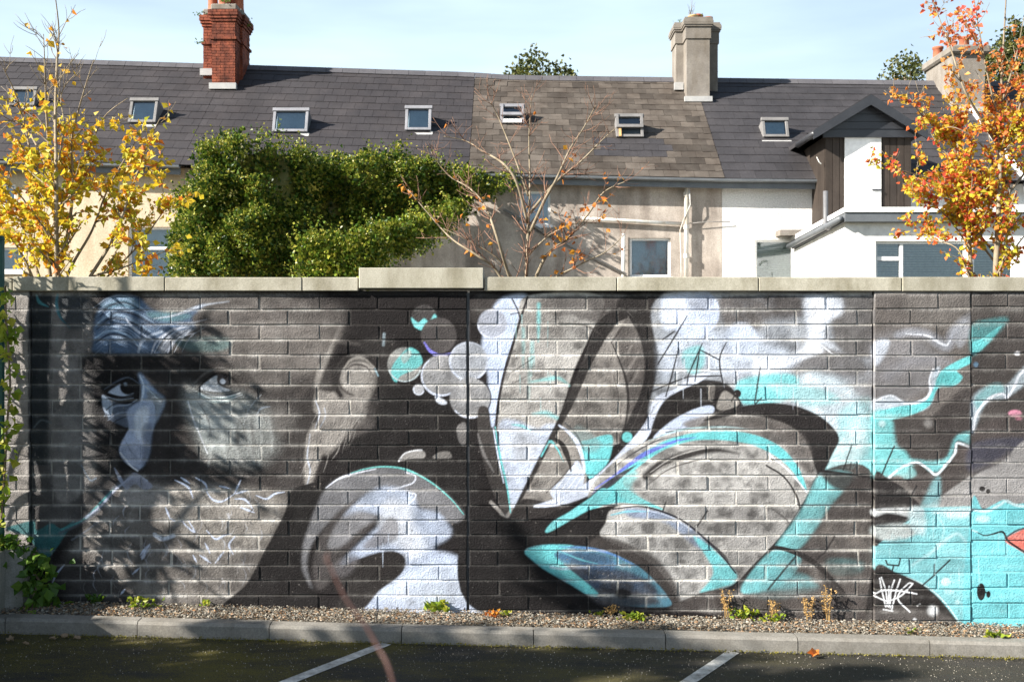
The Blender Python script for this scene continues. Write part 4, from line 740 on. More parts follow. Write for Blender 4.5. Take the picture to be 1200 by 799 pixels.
# ---------------------------------------------------------------- terraced houses
EAVE = [(-200,184), (0,187.5), (600,204.5), (840,209.5), (1300,213)]     # eaves and ridge fall a little along the terrace
RIDGE = [(-200,64), (0,70), (550,88), (600,91.5), (1100,98), (1400,101)]
DW, DE, DR = 26.0, 25.65, 30.0                                          # distances of wall, eaves edge and ridge
def eave(x): px = 600+x*FPX/DE; return P(px, interp(px, EAVE), DE)
def ridge(x): px = 600+x*FPX/DR; return P(px, interp(px, RIDGE), DR)
def roofp(x, t, lift=0):
    """point on the roof at x, t = 0 at the eaves and 1 at the ridge, lifted along the slope's normal"""
    a, b = eave(x), ridge(x); p = a.lerp(b, t); n = Vector((0, -(b.z-a.z), b.y-a.y)).normalized()
    return p+n*lift
def roof_hit(px, py):
    best = None
    for i in range(401):
        t = i/400; d = DE+(DR-DE)*t; x = (px-600)/FPX*d; p = roofp(x, t); y = 399.5-(p.z-2)*FPX/d
        if best is None or abs(y-py) < best[0]: best = (abs(y-py), x, t)
    return best[1], best[2]
def slope_rot(x):
    a, b = eave(x), ridge(x); return math.atan2(b.z-a.z, b.y-a.y)
SL = (ridge(0)-eave(0)).length
def slope_len(x): return (ridge(x)-eave(x)).length
def slate_roof(house, x0, x1, cols, nrow, mat_, skip=None, altmat=None, rough=0):
    deck = MB(); k = 12
    for i in range(k):
        a, b = x0+(x1-x0)*i/k, x0+(x1-x0)*(i+1)/k
        back_a, back_b = ridge(a)+Vector((0, 4.2, -3.2)), ridge(b)+Vector((0, 4.2, -3.2))
        deck.quad(roofp(a, 0, -.03), roofp(b, 0, -.03), roofp(b, 1, -.03), roofp(a, 1, -.03)); deck.quad(roofp(a, 1, -.03), roofp(b, 1, -.03), back_b, back_a)
    roof = deck.build('roof', mat_, house)
    w = (x1-x0)/cols; L = slope_len((x0+x1)/2)/nrow
    me = {}
    for ms in (mat_, altmat):
        if ms is None: continue
        vs = []
        for v in range(3):
            m = MB(); r = random.Random(v)
            j = lambda: r.uniform(-rough, rough)
            Lh = L*1.35
            m.v = [(-w/2+.003, j(), 0), (w/2-.003, j(), 0), (w/2-.003, Lh, 0), (-w/2+.003, Lh, 0)]
            m.v += [(x, y, .012+rough*.3) for x, y, z in m.v]
            m.f = [(4, 5, 6, 7), (0, 1, 5, 4), (1, 2, 6, 5), (3, 0, 4, 7)]
            q = m.mesh('slate'); q.materials.append(ms); vs.append(q)
        me[ms] = vs
    for r in range(nrow):
        t = (r-.05)/nrow
        off = w/2 if r % 2 else 0
        xs = [x0+w*(c+.5)+off for c in range(-1 if off else 0, cols)]
        for x in xs:
            if x-w/2 < x0-.02 and off: x = x0+w/4; half = True
            elif x+w/2 > x1+.02: x = x1-w/4; half = True
            else: half = False
            if skip and skip(x, t+.5/nrow): continue
            p = roofp(x, max(t, -.01), .014+rnd.uniform(0, .002+rough*.2))
            ms = altmat if (altmat and skip is not None and patch(x, t)) else mat_
            o = obj('slate', rnd.choice(me[ms]), None, roof, p, (slope_rot(x)-.030+rnd.uniform(-.004, .004)*(1+rough*60), math.atan2(eave(x-.5).z-eave(x+.5).z, 1), rnd.uniform(-.006, .006)*(1+rough*80)))
            if half: o.scale.x = .5
    return roof
def patch(x, t): return False
def ridge_tiles(house, x0, x1, n):
    for i in range(n):
        a, b = x0+(x1-x0)*i/n, x0+(x1-x0)*(i+1)/n; pa, pb = ridge(a), ridge(b); m = MB()
        prof = [(-.20, -.11), (-.05, .045), (0, .065), (.05, .045), (.20, -.11), (.17, -.13), (0, .02), (-.17, -.13)]
        m.prism(prof, 'x', 0, b-a-.008); sl_ = (pb.z-pa.z)/(b-a); m.v = [(x, y, z+sl_*x) for x, y, z in m.v]
        obj('ridge_tile', m.mesh('ridge_tile'), M['ridge'], house, pa+Vector((.004, 0, .012)))
def holed_wall(mb, x0, x1, z0, z1, y, holes, rev=.12):
    xs = sorted({x0, x1, *[h[0] for h in holes], *[h[1] for h in holes]}); zs = sorted({z0, z1, *[h[2] for h in holes], *[h[3] for h in holes]})
    for a, b in zip(xs, xs[1:]):
        for c, d in zip(zs, zs[1:]):
            if any(h[0] <= a and b <= h[1] and h[2] <= c and d <= h[3] for h in holes): continue
            mb.quad((a, y, c), (b, y, c), (b, y, d), (a, y, d))
    for a, b, c, d in holes:
        mb.quad((a, y, c), (a, y+rev, c), (b, y+rev, c), (b, y, c)); mb.quad((a, y, d), (b, y, d), (b, y+rev, d), (a, y+rev, d))
        mb.quad((a, y, c), (a, y, d), (a, y+rev, d), (a, y+rev, c)); mb.quad((b, y, c), (b, y+rev, c), (b, y+rev, d), (b, y, d))
    return mb
def hole(px0, px1, py0, py1, d):
    a, b = P(px0, py1, d), P(px1, py0, d); return (a.x, b.x, a.z, b.z)
def window(house, h, y, split=(), backing='curtain', fr=.055, frame_mat='upvc', sill=True, rev=.07, blind=None):
    """frame of bars, one pane of glass for each light, something pale or dark inside"""
    x0, x1, z0, z1 = h; y = y+rev
    w = MB(); g = fr
    w.box((x0, y, z0), (x0+g, y+.06, z1)); w.box((x1-g, y, z0), (x1, y+.06, z1)); w.box((x0+g, y+.001, z1-g), (x1-g, y+.06, z1)); w.box((x0+g, y+.001, z0), (x1-g, y+.06, z0+g))
    lights = [(x0+g, x1-g, z0+g, z1-g)]
    for ax, f in split:
        nl = []
        for (a, b, c, d) in lights:
            if ax == 'z':
                m = c+(d-c)*f; w.box((a, y-.002, m-g*.6), (b, y+.058, m+g*.6)); nl += [(a, b, c, m-g*.6), (a, b, m+g*.6, d)]
            elif ax == 'x':
                m = a+(b-a)*f; w.box((m-g*.6, y-.003, c), (m+g*.6, y+.057, d)); nl += [(a, m-g*.6, c, d), (m+g*.6, b, c, d)]
        lights = nl
    fo = w.build('window', M[frame_mat], house)
    for (a, b, c, d) in lights:
        m = MB(); m.quad((a-.005, y+.03, c-.005), (b+.005, y+.03, c-.005), (b+.005, y+.03, d+.005), (a-.005, y+.03, d+.005)); m.build('pane', M['glass'], fo)
    if blind:
        m = MB(); a, b, c, d = x0+g, x1-g, z0+g, z1-g; n = int((d-c)/.05)
        for i in range(n):
            z = c+(d-c)*(i+.5)/n; m.quad((a, y+.075, z-.020), (b, y+.075, z-.020), (b, y+.10, z+.020), (a, y+.10, z+.020))
        m.build('blind', M['blind'], fo, kind='stuff')
    m = MB(); m.quad((x0, y+.16, z0), (x1, y+.16, z0), (x1, y+.16, z1), (x0, y+.16, z1)); m.build('curtain', M[backing], fo)
    if sill:
        m = MB(); m.box((x0-.05, y-rev-.05, z0-.07), (x1+.05, y-.002, z0-.002)); m.build('sill', M['upvc'], fo)
    return fo
def skylight(house, px0, px1, py0, py1, mode='shut', frame='steel'):
    """small roof light standing steeper than the slope: foot on the slates, head lifted clear, cheeks at the sides"""
    xc, tb = roof_hit((px0+px1)/2, py1); foot = roofp(xc, tb, .04); d = foot.y-CAM.y
    w = (px1-px0)/FPX*d*.9; tl = R(70); Ls = (py1-py0)/FPX*d/math.sin(tl)*.92; sr = slope_rot(xc); rel = tl-sr
    g = .07
    m = MB()
    m.box((-w/2, 0, 0), (-w/2+g, Ls, .05)); m.box((w/2-g, 0, 0), (w/2, Ls, .05)); m.box((-w/2+g, 0, 0), (w/2-g, g, .048)); m.box((-w/2-.02, Ls-g, 0), (w/2+.02, Ls+.02, .075))
    fo = obj('skylight', bevel(m.mesh('skylight'), .006), M[frame], house, foot, (tl, 0, 0))
    a, c = (g-.01, Ls-g+.01); k0 = .42*Ls if mode == 'open' else a
    m = MB(); m.quad((-w/2+g-.01, k0, .02), (w/2-g+.01, k0, .02), (w/2-g+.01, c, .02), (-w/2+g-.01, c, .02)); q = obj('pane', m.mesh('pane'), M['glass'], None); q.parent = fo
    m = MB(); m.quad((-w/2+g, a, -.05), (w/2-g, a, -.05), (w/2-g, c, -.05), (-w/2+g, c, -.05)); q = obj('lining', m.mesh('lining'), M['curtain' if mode == 'shut' else 'room'], None); q.parent = fo
    D_ = Ls/math.cos(rel)                                   # cheeks run back from the head, level with it, to the slates
    m = MB(); back = (math.cos(rel)*D_*1.0, -math.sin(rel)*D_)
    for s in (-1, 1):
        x = s*(w/2-.012); m.quad((x, .0, -.03), (x, Ls, 0), (x, back[0], back[1]-.06))
    m.quad((-w/2+.012, Ls, 0), (w/2-.012, Ls, 0), (w/2-.012, back[0], back[1]-.06), (-w/2+.012, back[0], back[1]-.06))
    q = obj('cheek', m.mesh('cheek'), M['steel' if frame == 'steel' else 'gutter'], None); q.parent = fo
    f = MB(); fl = obj('flashing', f.box((-w/2-.04, -.16, -.05), (w/2+.04, .02, -.022)).mesh('flashing'), M['mortar_grey'], None, (0, 0, 0), (-rel, 0, 0)); fl.parent = fo
    if mode == 'open':
        s = MB(); s.box((-w/2+.01, k0-.03, .05), (w/2-.01, k0+.05, .12)); s.box((-w/2+.01, k0+.05, .052), (-w/2+.07, Ls, .10)); s.box((w/2-.07, k0+.05, .052), (w/2-.01, Ls, .10)); q = obj('sash', s.mesh('sash'), M[frame], None); q.parent = fo
        s = MB(); s.box((-w/2+g, .0, .05), (w/2-g, .10, .075) if frame == 'alloy' else (-w/2+g+.06, k0, .08)); q = obj('stay', s.mesh('stay'), M['upvc' if frame == 'alloy' else 'timber_raw'], None); q.parent = fo
    return fo
def brick_body(mb, x0, x1, y0, y1, z0, z1, seed=0):
    """rows of bricks on the four faces of a stack"""
    r = random.Random(seed); c = .075; n = int(round((z1-z0)/c)); c = (z1-z0)/n
    for k in range(n):
        za, zb = z0+c*k+.005, z0+c*(k+1)-.005
        for face in range(4):
            L = (x1-x0) if face in (0, 2) else (y1-y0); u = 0 if k % 2 else -.1125
            while u < L-.01:
                a, b = max(u, 0)+.005, min(u+.225, L)-.005; u += .225
                if b-a < .03: continue
                e = r.uniform(0, .006)
                if face == 0: mb.box((x0+a, y0-.006-e, za), (x0+b, y0+.05, zb))
                elif face == 2: mb.box((x0+a, y1-.05, za), (x0+b, y1+.006+e, zb))
                elif face == 1: mb.box((x1-.05, y0+a, za), (x1+.006+e, y0+b, zb))
                else: mb.box((x0-.006-e, y0+a, za), (x0+.05, y0+b, zb))
def pots(ch, c, ztop, spec):
    for dx, dy, r, h, mt in spec:
        m = MB(); m.lathe([(r*.98, 0), (r*.90, .04), (r*.84, h*.8), (r*.98, h*.84), (r*1.0, h), (r*.78, h), (r*.74, h*.5), (.01, h*.4)], (0, 0, 0), 14)
        obj('chimney_pot', m.mesh('chimney_pot', True), M[mt], ch, (c[0]+dx, c[1]+dy, ztop))
def weeds_on(parent, pts, mt, size=.05, n=26, seed=0):
    r = random.Random(seed)
    for c in pts:
        m = MB()
        for k in range(n):
            p = Vector(c)+Vector((r.gauss(0, .07), r.gauss(0, .05), abs(r.gauss(0, .06)))); leaf(m, p, Vector((r.uniform(-1, 1), r.uniform(-1, .3), r.uniform(.2, 1))), size, r)
        m.build('weed', M[mt], parent, kind='stuff')
def leaf(mb, p, d, s, r, wide=.62):
    d = d.normalized() if d.length > 1e-6 else Vector((0, 0, 1))
    q = d.cross(Vector((r.uniform(-1, 1), r.uniform(-1, 1), r.uniform(-1, 1))))
    q = q.normalized() if q.length > 1e-4 else d.orthogonal().normalized()
    nn = d.cross(q); w = s*wide/2; l = s
    a = p; b = p+d*l*.45+q*w+nn*w*.35; c = p+d*l-nn*w*.25; e = p+d*l*.45-q*w+nn*w*.35
    k = len(mb.v); mb.v += [tuple(a), tuple(b), tuple(c), tuple(e)]; mb.f += [(k, k+1, k+2), (k, k+2, k+3)]
GROUND = -.55
def house(label, x): return empty('terraced_house', (x, P(0, 0, DW).y, GROUND), label, 'house', 'terrace of houses behind the wall')
YW = P(0, 0, DW).y
def house_wall(h, x0, x1, mat_, holes, z1=None):
    z1 = z1 or min(eave(x0).z, eave(x1).z)-.06
    m = MB(); holed_wall(m, x0, x1, GROUND, z1, YW, holes)
    zt = [eave(x0).z-.02, eave(x1).z-.02]
    m.quad((x0, YW+8.6, GROUND), (x0, YW, GROUND), (x0, YW, z1), (x0, ridge(x0).y, ridge(x0).z-.12), (x0, YW+8.6, z1)); m.quad((x1, YW, GROUND), (x1, YW+8.6, GROUND), (x1, YW+8.6, z1), (x1, ridge(x1).y, ridge(x1).z-.12), (x1, YW, z1))
    m.quad((x1, YW+8.6, GROUND), (x0, YW+8.6, GROUND), (x0, YW+8.6, z1), (x1, YW+8.6, z1)); m.quad((x0, YW+.002, z1), (x1, YW+.002, z1), (x1, YW+.002, zt[1]), (x0, YW+.002, zt[0]))
    return m.build('wall', mat_, h)
def gutter(h, x0, x1, mat_='gutter'):
    a, b = eave(x0), eave(x1); pr = [(-.06, .0), (-.055, -.05), (-.02, -.075), (.03, -.075), (.06, -.05), (.065, 0), (.05, 0), (.04, -.04), (-.01, -.055), (-.045, -.03), (-.048, 0)]
    m = MB(); m.prism(pr, 'x', 0, x1-x0); s = (b.z-a.z)/(x1-x0); m.v = [(x, y, z+s*x) for x, y, z in m.v]
    obj('gutter', m.mesh('gutter'), M[mat_], h, a+Vector((0, -.03, -.01)))
    f = MB(); f.box((0, 0, -.2), (x1-x0, .03, 0)); f.v = [(x, y, z+s*x) for x, y, z in f.v]; obj('eaves_board', f.mesh('eaves_board'), M['gutter'], h, a+Vector((0, .05, -.02)))
XA, XB, XC, XD, XE = -7.8, -1.02, 5.0, 12.05, 17.5
# cream house at the far end of the terrace
hA = house('cream terraced house with dark slates behind the yellow tree', -11.5)
w1 = hole(150, 202, 266, 336, DW); w2 = hole(-6, 28, 290, 318, DW); w3 = hole(-20, 18, 215, 240, DW)
house_wall(hA, -17, XA, M['cream'], [w1, w2, w3])
slate_roof(hA, -15.2, XA, 20, 14, M['slate']); ridge_tiles(hA, -15.2, XA, 16); gutter(hA, -15.2, XA)
window(hA, w1, YW, (('z', .66),)); window(hA, w2, YW); window(hA, w3, YW)
skylight(hA, 10, 43, 102, 126); skylight(hA, 149, 185, 114, 146)
# ivy grown house with the red brick stack
hB = house('ivy covered terraced house with dark slates and a red brick chimney', -4.4)
w4 = hole(458, 500, 304, 330, DW)
house_wall(hB, XA+.004, XB-.004, M['beige'], [w4]); window(hB, w4, YW, frame_mat='upvc')
slate_roof(hB, XA+.004, XB-.004, 20, 14, M['slate']); ridge_tiles(hB, XA+.004, XB-.004, 15); gutter(hB, XA+.3, XB)
skylight(hB, 317, 363, 126, 157, frame='alloy'); skylight(hB, 473, 507, 123, 155, frame='alloy')
def stack_at(px, dfront):  return (px-600)/FPX*dfront
chx = stack_at(264.5, 29.2); zb = ridge(chx).z
ch = empty('chimney', (chx, P(0, 0, 29.6).y, zb), parent=hB)
ctr = Vector((chx, P(0, 0, 29.75).y, 0))
CY = P(0, 0, 29.35).y
m = MB(); m.box((-8.27, CY+.02, zb-1.2), (-7.27, CY+.8, zb+1.22)); m.box((-7.90, CY-.48, zb-1.4), (-7.33, CY+.02, zb+1.22)); m.build('stack_core', M['brick_mortar'], ch)
m = MB()
for (z0_, z1_, e) in ((-1.2, .44, 0), (.44, .515, .04), (.515, .92, 0), (.92, .995, .03), (.995, 1.07, .06), (1.07, 1.22, .085)):
    brick_body(m, -8.29-e, -7.25+e, CY-e, CY+.82+e, zb+z0_, zb+z1_, 3); brick_body(m, -7.92-e, -7.31+e, CY-.50-e, CY+.02, zb+z0_-.22 if z0_ < 0 else zb+z0_, zb+z1_, 5)
m.build('brickwork', M['brick'], ch, kind='stuff')
m = MB(); m.box((-8.30, CY-.04, zb+1.22), (-7.24, CY+.84, zb+1.40)); m.box((-7.96, CY-.52, zb+1.22), (-7.27, CY-.03, zb+1.39)); bevel(m.build('cap', M['stack'], ch).data, .03)
m = MB(); m.box((-7.98, CY-.60, zb-.88), (-7.27, CY-.46, zb-.72)); m.box((-8.36, CY-.10, zb-.40), (-7.95, CY+.02, zb-.22)); m.build('flashing', M['mortar_grey'], ch)
pots(ch, (-7.75, CY+.2, 0), zb+1.40, [(-.34, 0, .15, .55, 'pot'), (.02, -.2, .17, .6, 'pot'), (.36, 0, .15, .5, 'pot'), (.05, .35, .15, .5, 'pot')])
weeds_on(ch, [(-8.36, CY, zb+1.2), (-7.18, CY+.3, zb+1.0), (-7.6, CY-.5, zb+1.42), (-8.36, CY, zb+.45)], 'leaf_green', .06, 22, 5)
# patched beige house, brown weathered slates
hC = house('beige patched terraced house with brown weathered slates and open skylights', 2.0)
w5 = hole(609, 645, 224, 264, DW); w6 = hole(606, 648, 305, 336, DW); w7 = hole(738, 786, 279, 324.5, DW)
house_wall(hC, XB+.004, XC-.004, M['beige'], [w5, w6, w7])
sk6 = (roof_hit(738, 148), roof_hit(738, 175))
def patch(x, t): return abs(x-sk6[0][0]) < .9 and abs(t-.26) < .09
slate_roof(hC, XB+.004, XC-.004, 17, 17, M['slate_old'], skip=lambda x, t: False, altmat=M['slate2'], rough=.02); ridge_tiles(hC, XB+.004, XC-.004, 13); gutter(hC, XB, XC)
window(hC, w5, YW); window(hC, w6, YW, backing='room'); window(hC, w7, YW)
skylight(hC, 585, 616, 122, 147, 'open', 'alloy'); skylight(hC, 720, 756, 133, 163, 'open')
def pipe(h, name, pts, r, mt, sides=8): m = MB(); m.tube(pts, r, sides); return m.build(name, M[mt], h, smooth=True)
dp = pipe(hC, 'downpipe', [P(806, 211, 25.85), P(805, 222, 25.86), P(804.5, 240, 25.88), P(804, 350, 25.88)], .055, 'pipe')
for y in (228, 266, 300): m = MB(); q = P(804.3, y, 25.88); m.tube([q+Vector((0, 0, -.05)), q+Vector((0, 0, .05))], .078, 8); m.build('pipe_collar', M['pipe'], dp)
pipe(hC, 'waste_pipe', [P(674, 255.5, 25.9), P(740, 259, 25.9), P(800, 262.5, 25.9)], .042, 'pipe'); pipe(hC, 'downpipe', [P(730.5, 274, 25.9), P(730.5, 350, 25.9)], .045, 'pipe')
pipe(hC, 'cable', [P(808, 222, 25.8), P(809, 240, 25.8), P(801, 258, 25.84), P(797, 270, 25.86), P(798, 300, 25.86), P(799, 350, 25.86)], .014, 'pipe', 5); pipe(hC, 'cable', [P(806, 262, 25.9), P(830, 260, 25.9), P(856, 260, 25.93)], .01, 'cable', 5)
lean = MB(); a, b, c_, e_ = P(560, 232, 25.2), P(600, 252, 25.2), P(732, 321, 25.2), P(732, 360, 25.2)
prof = [(P(540, 222, 25.2).x, P(540, 222, 25.2).z), (c_.x, c_.z), (c_.x, GROUND), (P(540, 0, 25.2).x, GROUND)]
lean.prism(prof, 'y', YW-.10, YW-.004); lean.build('lean_to_wall', M['beige'], hC)
pipe(hC, 'verge', [P(590, 246, 25.85), P(660, 283.5, 25.85), P(734, 322, 25.85)], .035, 'cable', 6)
m = MB(); q = P(636, 268, 25.8); m.box((q.x, YW-.25, q.z-.12), (q.x+.28, YW-.004, q.z+.02)); m.build('ledge', M['stack'], hC)
chx = (815-600)/FPX*29.3; zb = ridge(chx).z
ch = empty('chimney', (chx, P(0, 0, 29.6).y, zb), parent=hC); ctr = Vector((chx, P(0, 0, 29.7).y, 0))
CY = P(0, 0, 29.4).y
def rendered_stack(ch, ctr, zb, hz):
    m = MB()
    for (xa, xb, ya, yb, zlow) in ((4.42, 5.54, CY, CY+.8, zb-1.0), (4.62, 5.23, CY-.5, CY, zb-1.3)):
        m.box((xa, ya, zlow), (xb, yb, zb+hz*.60)); m.box((xa-.03, ya-.03, zb+hz*.60), (xb+.03, yb+.03-.004, zb+hz*.79))
        e = .05
        for k in range(6):
            f = k/6; bul = math.sin(math.pi*(f*.85+.1))*.09; z0_, z1_ = zb+hz*(.79+.21*f), zb+hz*(.79+.21*(f+1/6)); m.box((xa-bul, ya-bul, z0_), (xb+bul, yb+bul-.01, z1_))
    m.build('stack', M['stack'], ch)
rendered_stack(ch, ctr, zb, 1.40)
m = MB(); m.box((4.56, CY-.58, zb-.84), (5.29, CY-.47, zb-.70)); m.box((4.36, CY-.10, zb-.42), (4.60, CY+.01, zb-.22)); m.build('flashing', M['mortar_grey'], ch)
ctr = Vector((4.95, CY+.3, 0)); pots(ch, ctr, zb+1.38, [(-.10, -.45, .14, .16, 'pot_buff'), (.10, .1, .17, .34, 'pot'), (.40, .1, .13, .28, 'pot')])
weeds_on(ch, [(ctr.x-.42, ctr.y-.2, zb+1.40), (ctr.x+.1, ctr.y-.6, zb+1.40)], 'leaf_green', .05, 16, 8)
m = MB(); r_ = random.Random(4)
for k in range(9):
    q = Vector((ctr.x-.10+r_.uniform(-.03, .03), ctr.y-.1, zb+1.38)); m.tube([q, q+Vector((r_.uniform(-.05, .05), 0, .35)), q+Vector((r_.uniform(-.16, .16), r_.uniform(-.1, .1), .5+r_.uniform(0, .3)))], [.008, .006, .003], 4)
m.build('weed', M['bark'], ch, kind='stuff')
# white pebbledashed house with timber dormer and flat roofed extension
hD = house('white pebbledashed terraced house with black timber dormer and flat roofed extension', 8.5)
w8 = hole(885, 931, 281, 336, DW)
house_wall(hD, XC+.004, XD, M['dash'], [w8]); window(hD, w8, YW, blind=True, backing='blind')
xd0, xd1 = P(967, 0, 24.9).x, P(1068, 0, 24.9).x
slate_roof(hD, XC+.004, XD-.004, 19, 14, M['slate2'], skip=lambda x, t: xd0+.15 < x < xd1-.15 and t < .42); ridge_tiles(hD, XC+.004, XD-.004, 15); gutter(hD, XC, xd0)
skylight(hD, 892, 926, 138, 163)
dorm = empty('dormer', (P(1010, 0, 24.6).x, P(0, 0, 24.9).y, P(0, 250, 24.9).z), parent=hD)
yd = P(0, 0, 24.9).y; ztop = P(0, 160, 24.9).z; zbot = P(0, 300, 24.9).z
m = MB(); m.box((xd0+.03, yd+.03, zbot), (xd1-.03, yd+3.4, ztop+.02)); m.build('dormer_box', M['timber'], dorm)
nb = 12
for i in range(nb):
    a, b = xd0+(xd1-xd0)*i/nb, xd0+(xd1-xd0)*(i+1)/nb; m = MB(); m.box((0, 0, 0), (b-a-.012, .028, ztop-zbot)); obj('cladding_board', m.mesh('cladding_board'), M['timber'], dorm, (a+.006, yd+rnd.uniform(-.004, .004), zbot))
for i in range(8):
    m = MB(); m.box((0, 0, 0), (.028, .28, ztop-zbot)); obj('cladding_board', m.mesh('cladding_board'), M['timber'], dorm, (xd0-.002+rnd.uniform(-.003, .003), yd+.04+i*.292, zbot))
pk = P(1020, 110, 24.6); el, er = P(954, 153, 24.6), P(1085, 153, 24.6); el.z = er.z = (el.z+er.z)/2+.02
def gable(z_off, y0, y1, ex, th):
    m = MB(); a, b, c_ = Vector((el.x-ex, 0, el.z+z_off)), Vector((pk.x, 0, pk.z+z_off)), Vector((er.x+ex, 0, er.z+z_off)); m.prism([(a.x, a.z), (b.x, b.z), (c_.x, c_.z), (c_.x, c_.z-th), (b.x, b.z-th*1.15), (a.x, a.z-th)], 'y', y0, y1); return m
gable(0, pk.y-.02, pk.y+4.2, .0, .10).build('dormer_roof', M['slate2'], dorm)
gable(-.03, pk.y-.06, pk.y-.02, .03, .20).build('bargeboard', M['fascia'], dorm)
m = MB(); m.prism([(el.x+.25, el.z-.02), (pk.x, pk.z-.12), (er.x-.25, er.z-.02)], 'y', yd-.10, yd-.05); m.build('gable_panel', M['fascia'], dorm)
for k in range(6):
    z = el.z+.05+k*.17; f = (z-el.z)/(pk.z-el.z)
    if f > .85: break
    xa, xb = el.x+.35+(pk.x-el.x)*f*.95, er.x-.35-(er.x-pk.x)*f*.95
    if xb-xa > .15: m = MB(); m.box((xa, yd-.118, z), (xb, yd-.10, z+.155)); m.build('gable_board', M['fascia'], dorm)
m = MB(); m.box((xd0-.08, yd-.12, ztop-.04), (xd1+.08, yd-.052, ztop+.12)); m.build('fascia_board', M['fascia'], dorm)
pipe(hD, 'gutter', [Vector((el.x, pk.y-.05, el.z-.10)), Vector((el.x, pk.y+1.4, el.z-.10))], .07, 'fascia')
h_ = hole(990, 1033, 157.5, 252, 24.85); m = MB(); m.box((h_[0], yd-.045, h_[2]), (h_[1], yd-.008, h_[3])); dr = m.build('loft_door', M['white'], dorm); bevel(dr.data, .006)
q = P(1028, 222.5, 24.8); m = MB(); m.box((q.x-.10, yd-.075, q.z-.015), (q.x+.10, yd-.046, q.z+.02)); m.build('door_handle', M['fascia'], dr)
m = MB(); q = P(957, 184, 24.9); m.tube([q, q+Vector((.05, -.02, -.12)), q+Vector((.10, -.01, -.16))], .012, 5); m.build('cable_end', M['pipe'], dorm)
# flat roofed extension in front of the dormer, its side eave falling back to the house
DX = 22.0; ye = P(0, 0, DX).y
xs_, x1 = P(990, 0, DX).x, P(1240, 0, DX).x
zf0, zf1 = P(0, 261, DX).z, P(0, 246, DX).z; zbk = P(0, 286, DW).z
wE = hole(1026, 1134, 282.5, 330, DX); wE2 = hole(1140, 1190, 282.5, 330, DX)
m = MB(); holed_wall(m, xs_, x1, GROUND, zf0, ye, [wE, wE2])
m.quad((xs_, YW, GROUND), (xs_, ye, GROUND), (xs_, ye, zf0), (xs_, YW, zbk-.15)); m.quad((x1, ye, GROUND), (x1, YW, GROUND), (x1, YW, zf0), (x1, ye, zf0)); m.build('extension_wall', M['white'], hD)
window(hD, wE, ye, (('x', .28),), blind=True, backing='curtain'); window(hD, wE2, ye, (), blind=True, backing='curtain')
xm = wE[0]+(wE[1]-wE[0])*.28; m = MB(); m.box((wE[0]+.05, ye+.066, (wE[2]+wE[3])/2+.02), (xm, ye+.13, (wE[2]+wE[3])/2+.10)); m.build('transom', M['upvc'], hD)
def falling(x0, x1, za, zb, y0, y1, drop):
    """slab whose far end sits lower by drop"""
    m = MB(); m.box((x0, y0, za), (x1, y1, zb)); m.v = [(x, y, z-drop*(y-y0)/(y1-y0)) for x, y, z in m.v]; return m
dz = zf0-(zbk-.12); falling(xs_-.05, x1+.1, zf0+.002, zf1-.07, ye-.20, YW-.006, dz).build('flat_roof', M['gutter'], hD)
falling(xs_-.07, x1+.12, zf1-.07, zf1+.03, ye-.23, YW-.01, dz).build('roof_edge', M['upvc'], hD)
m = MB(); m.tube([(xs_-.13, ye-.15, zf0+.06), (xs_-.13, YW-.05, zf0+.06-dz)], .065, 8); m.build('side_gutter', M['gutter'], hD, smooth=True)
q = P(974, 224, 23.0); xp = xs_-.10
pipe(hD, 'soil_pipe', [(xp, ye+1.0, q.z), (xp, ye+1.0, q.z-.62), (xp-.02, ye+.96, q.z-.74), (xp-.02, ye+.80, q.z-.80), (xp-.02, ye+.62, q.z-.76)], .052, 'darkpipe'); pipe(hD, 'overflow_pipe', [(xp+.09, ye+1.5, zf0-.28), (xp-.03, ye+1.5, zf0-.30), (xp-.10, ye+1.48, zf0-.40)], .03, 'pipe')
q = P(925, 272, 25.3); m = MB(); m.box((q.x-.15, YW-.45, q.z-.05), (q.x+.45, YW-.004, q.z+.08)); m.build('ledge', M['stack'], hD)
m = MB(); m.box((xs_-.03, ye+1.75, P(0, 303, 23.5).z-.6), (xs_-.002, ye+2.1, P(0, 303, 23.5).z)); m.build('patch', M['white'], hD)
# last house, half hidden by the red tree
hE = house('terraced house with grey stack behind the red leaved tree', 14.5)
w9 = hole(1072, 1098, 233, 262, 25.95)
house_wall(hE, XD+.004, XE, M['white'], []); slate_roof(hE, XD+.004, XE, 16, 14, M['slate2']); ridge_tiles(hE, XD+.004, XE, 11); gutter(hE, XD, XE)
m = MB(); a, b = roofp(XD-.02, 0, .06), roofp(XD-.02, 1, .06); m.tube([a, b], .065, 6); m.build('party_verge', M['upvc'], hE)
chx = (1122-600)/FPX*28.9; zb = ridge(chx).z
ch = empty('chimney', (chx, P(0, 0, 29.3).y, zb), parent=hE)
m = MB(); c_ = Vector((chx, P(0, 0, 29.2).y, 0)); m.box((c_.x-.22, c_.y-.55, zb-1.6), (c_.x+.62, c_.y+1.3, zb+.45)); m.build('stack', M['stack'], ch)
m = MB(); m.box((c_.x-.32, c_.y-.67, zb+.45), (c_.x+.74, c_.y+1.4, zb+.68)); bevel(m.build('cap', M['stack'], ch).data, .05)
pots(ch, c_, zb+.68, [(-.05, .9, .15, .34, 'pot'), (.15, .45, .15, .36, 'pot'), (.3, 0, .15, .36, 'pot')])
m = MB(); m.box((c_.x-.27, c_.y-.63, zb-1.15), (c_.x+.66, c_.y-.54, zb-.95)); m.build('flashing', M['mortar_grey'], ch)

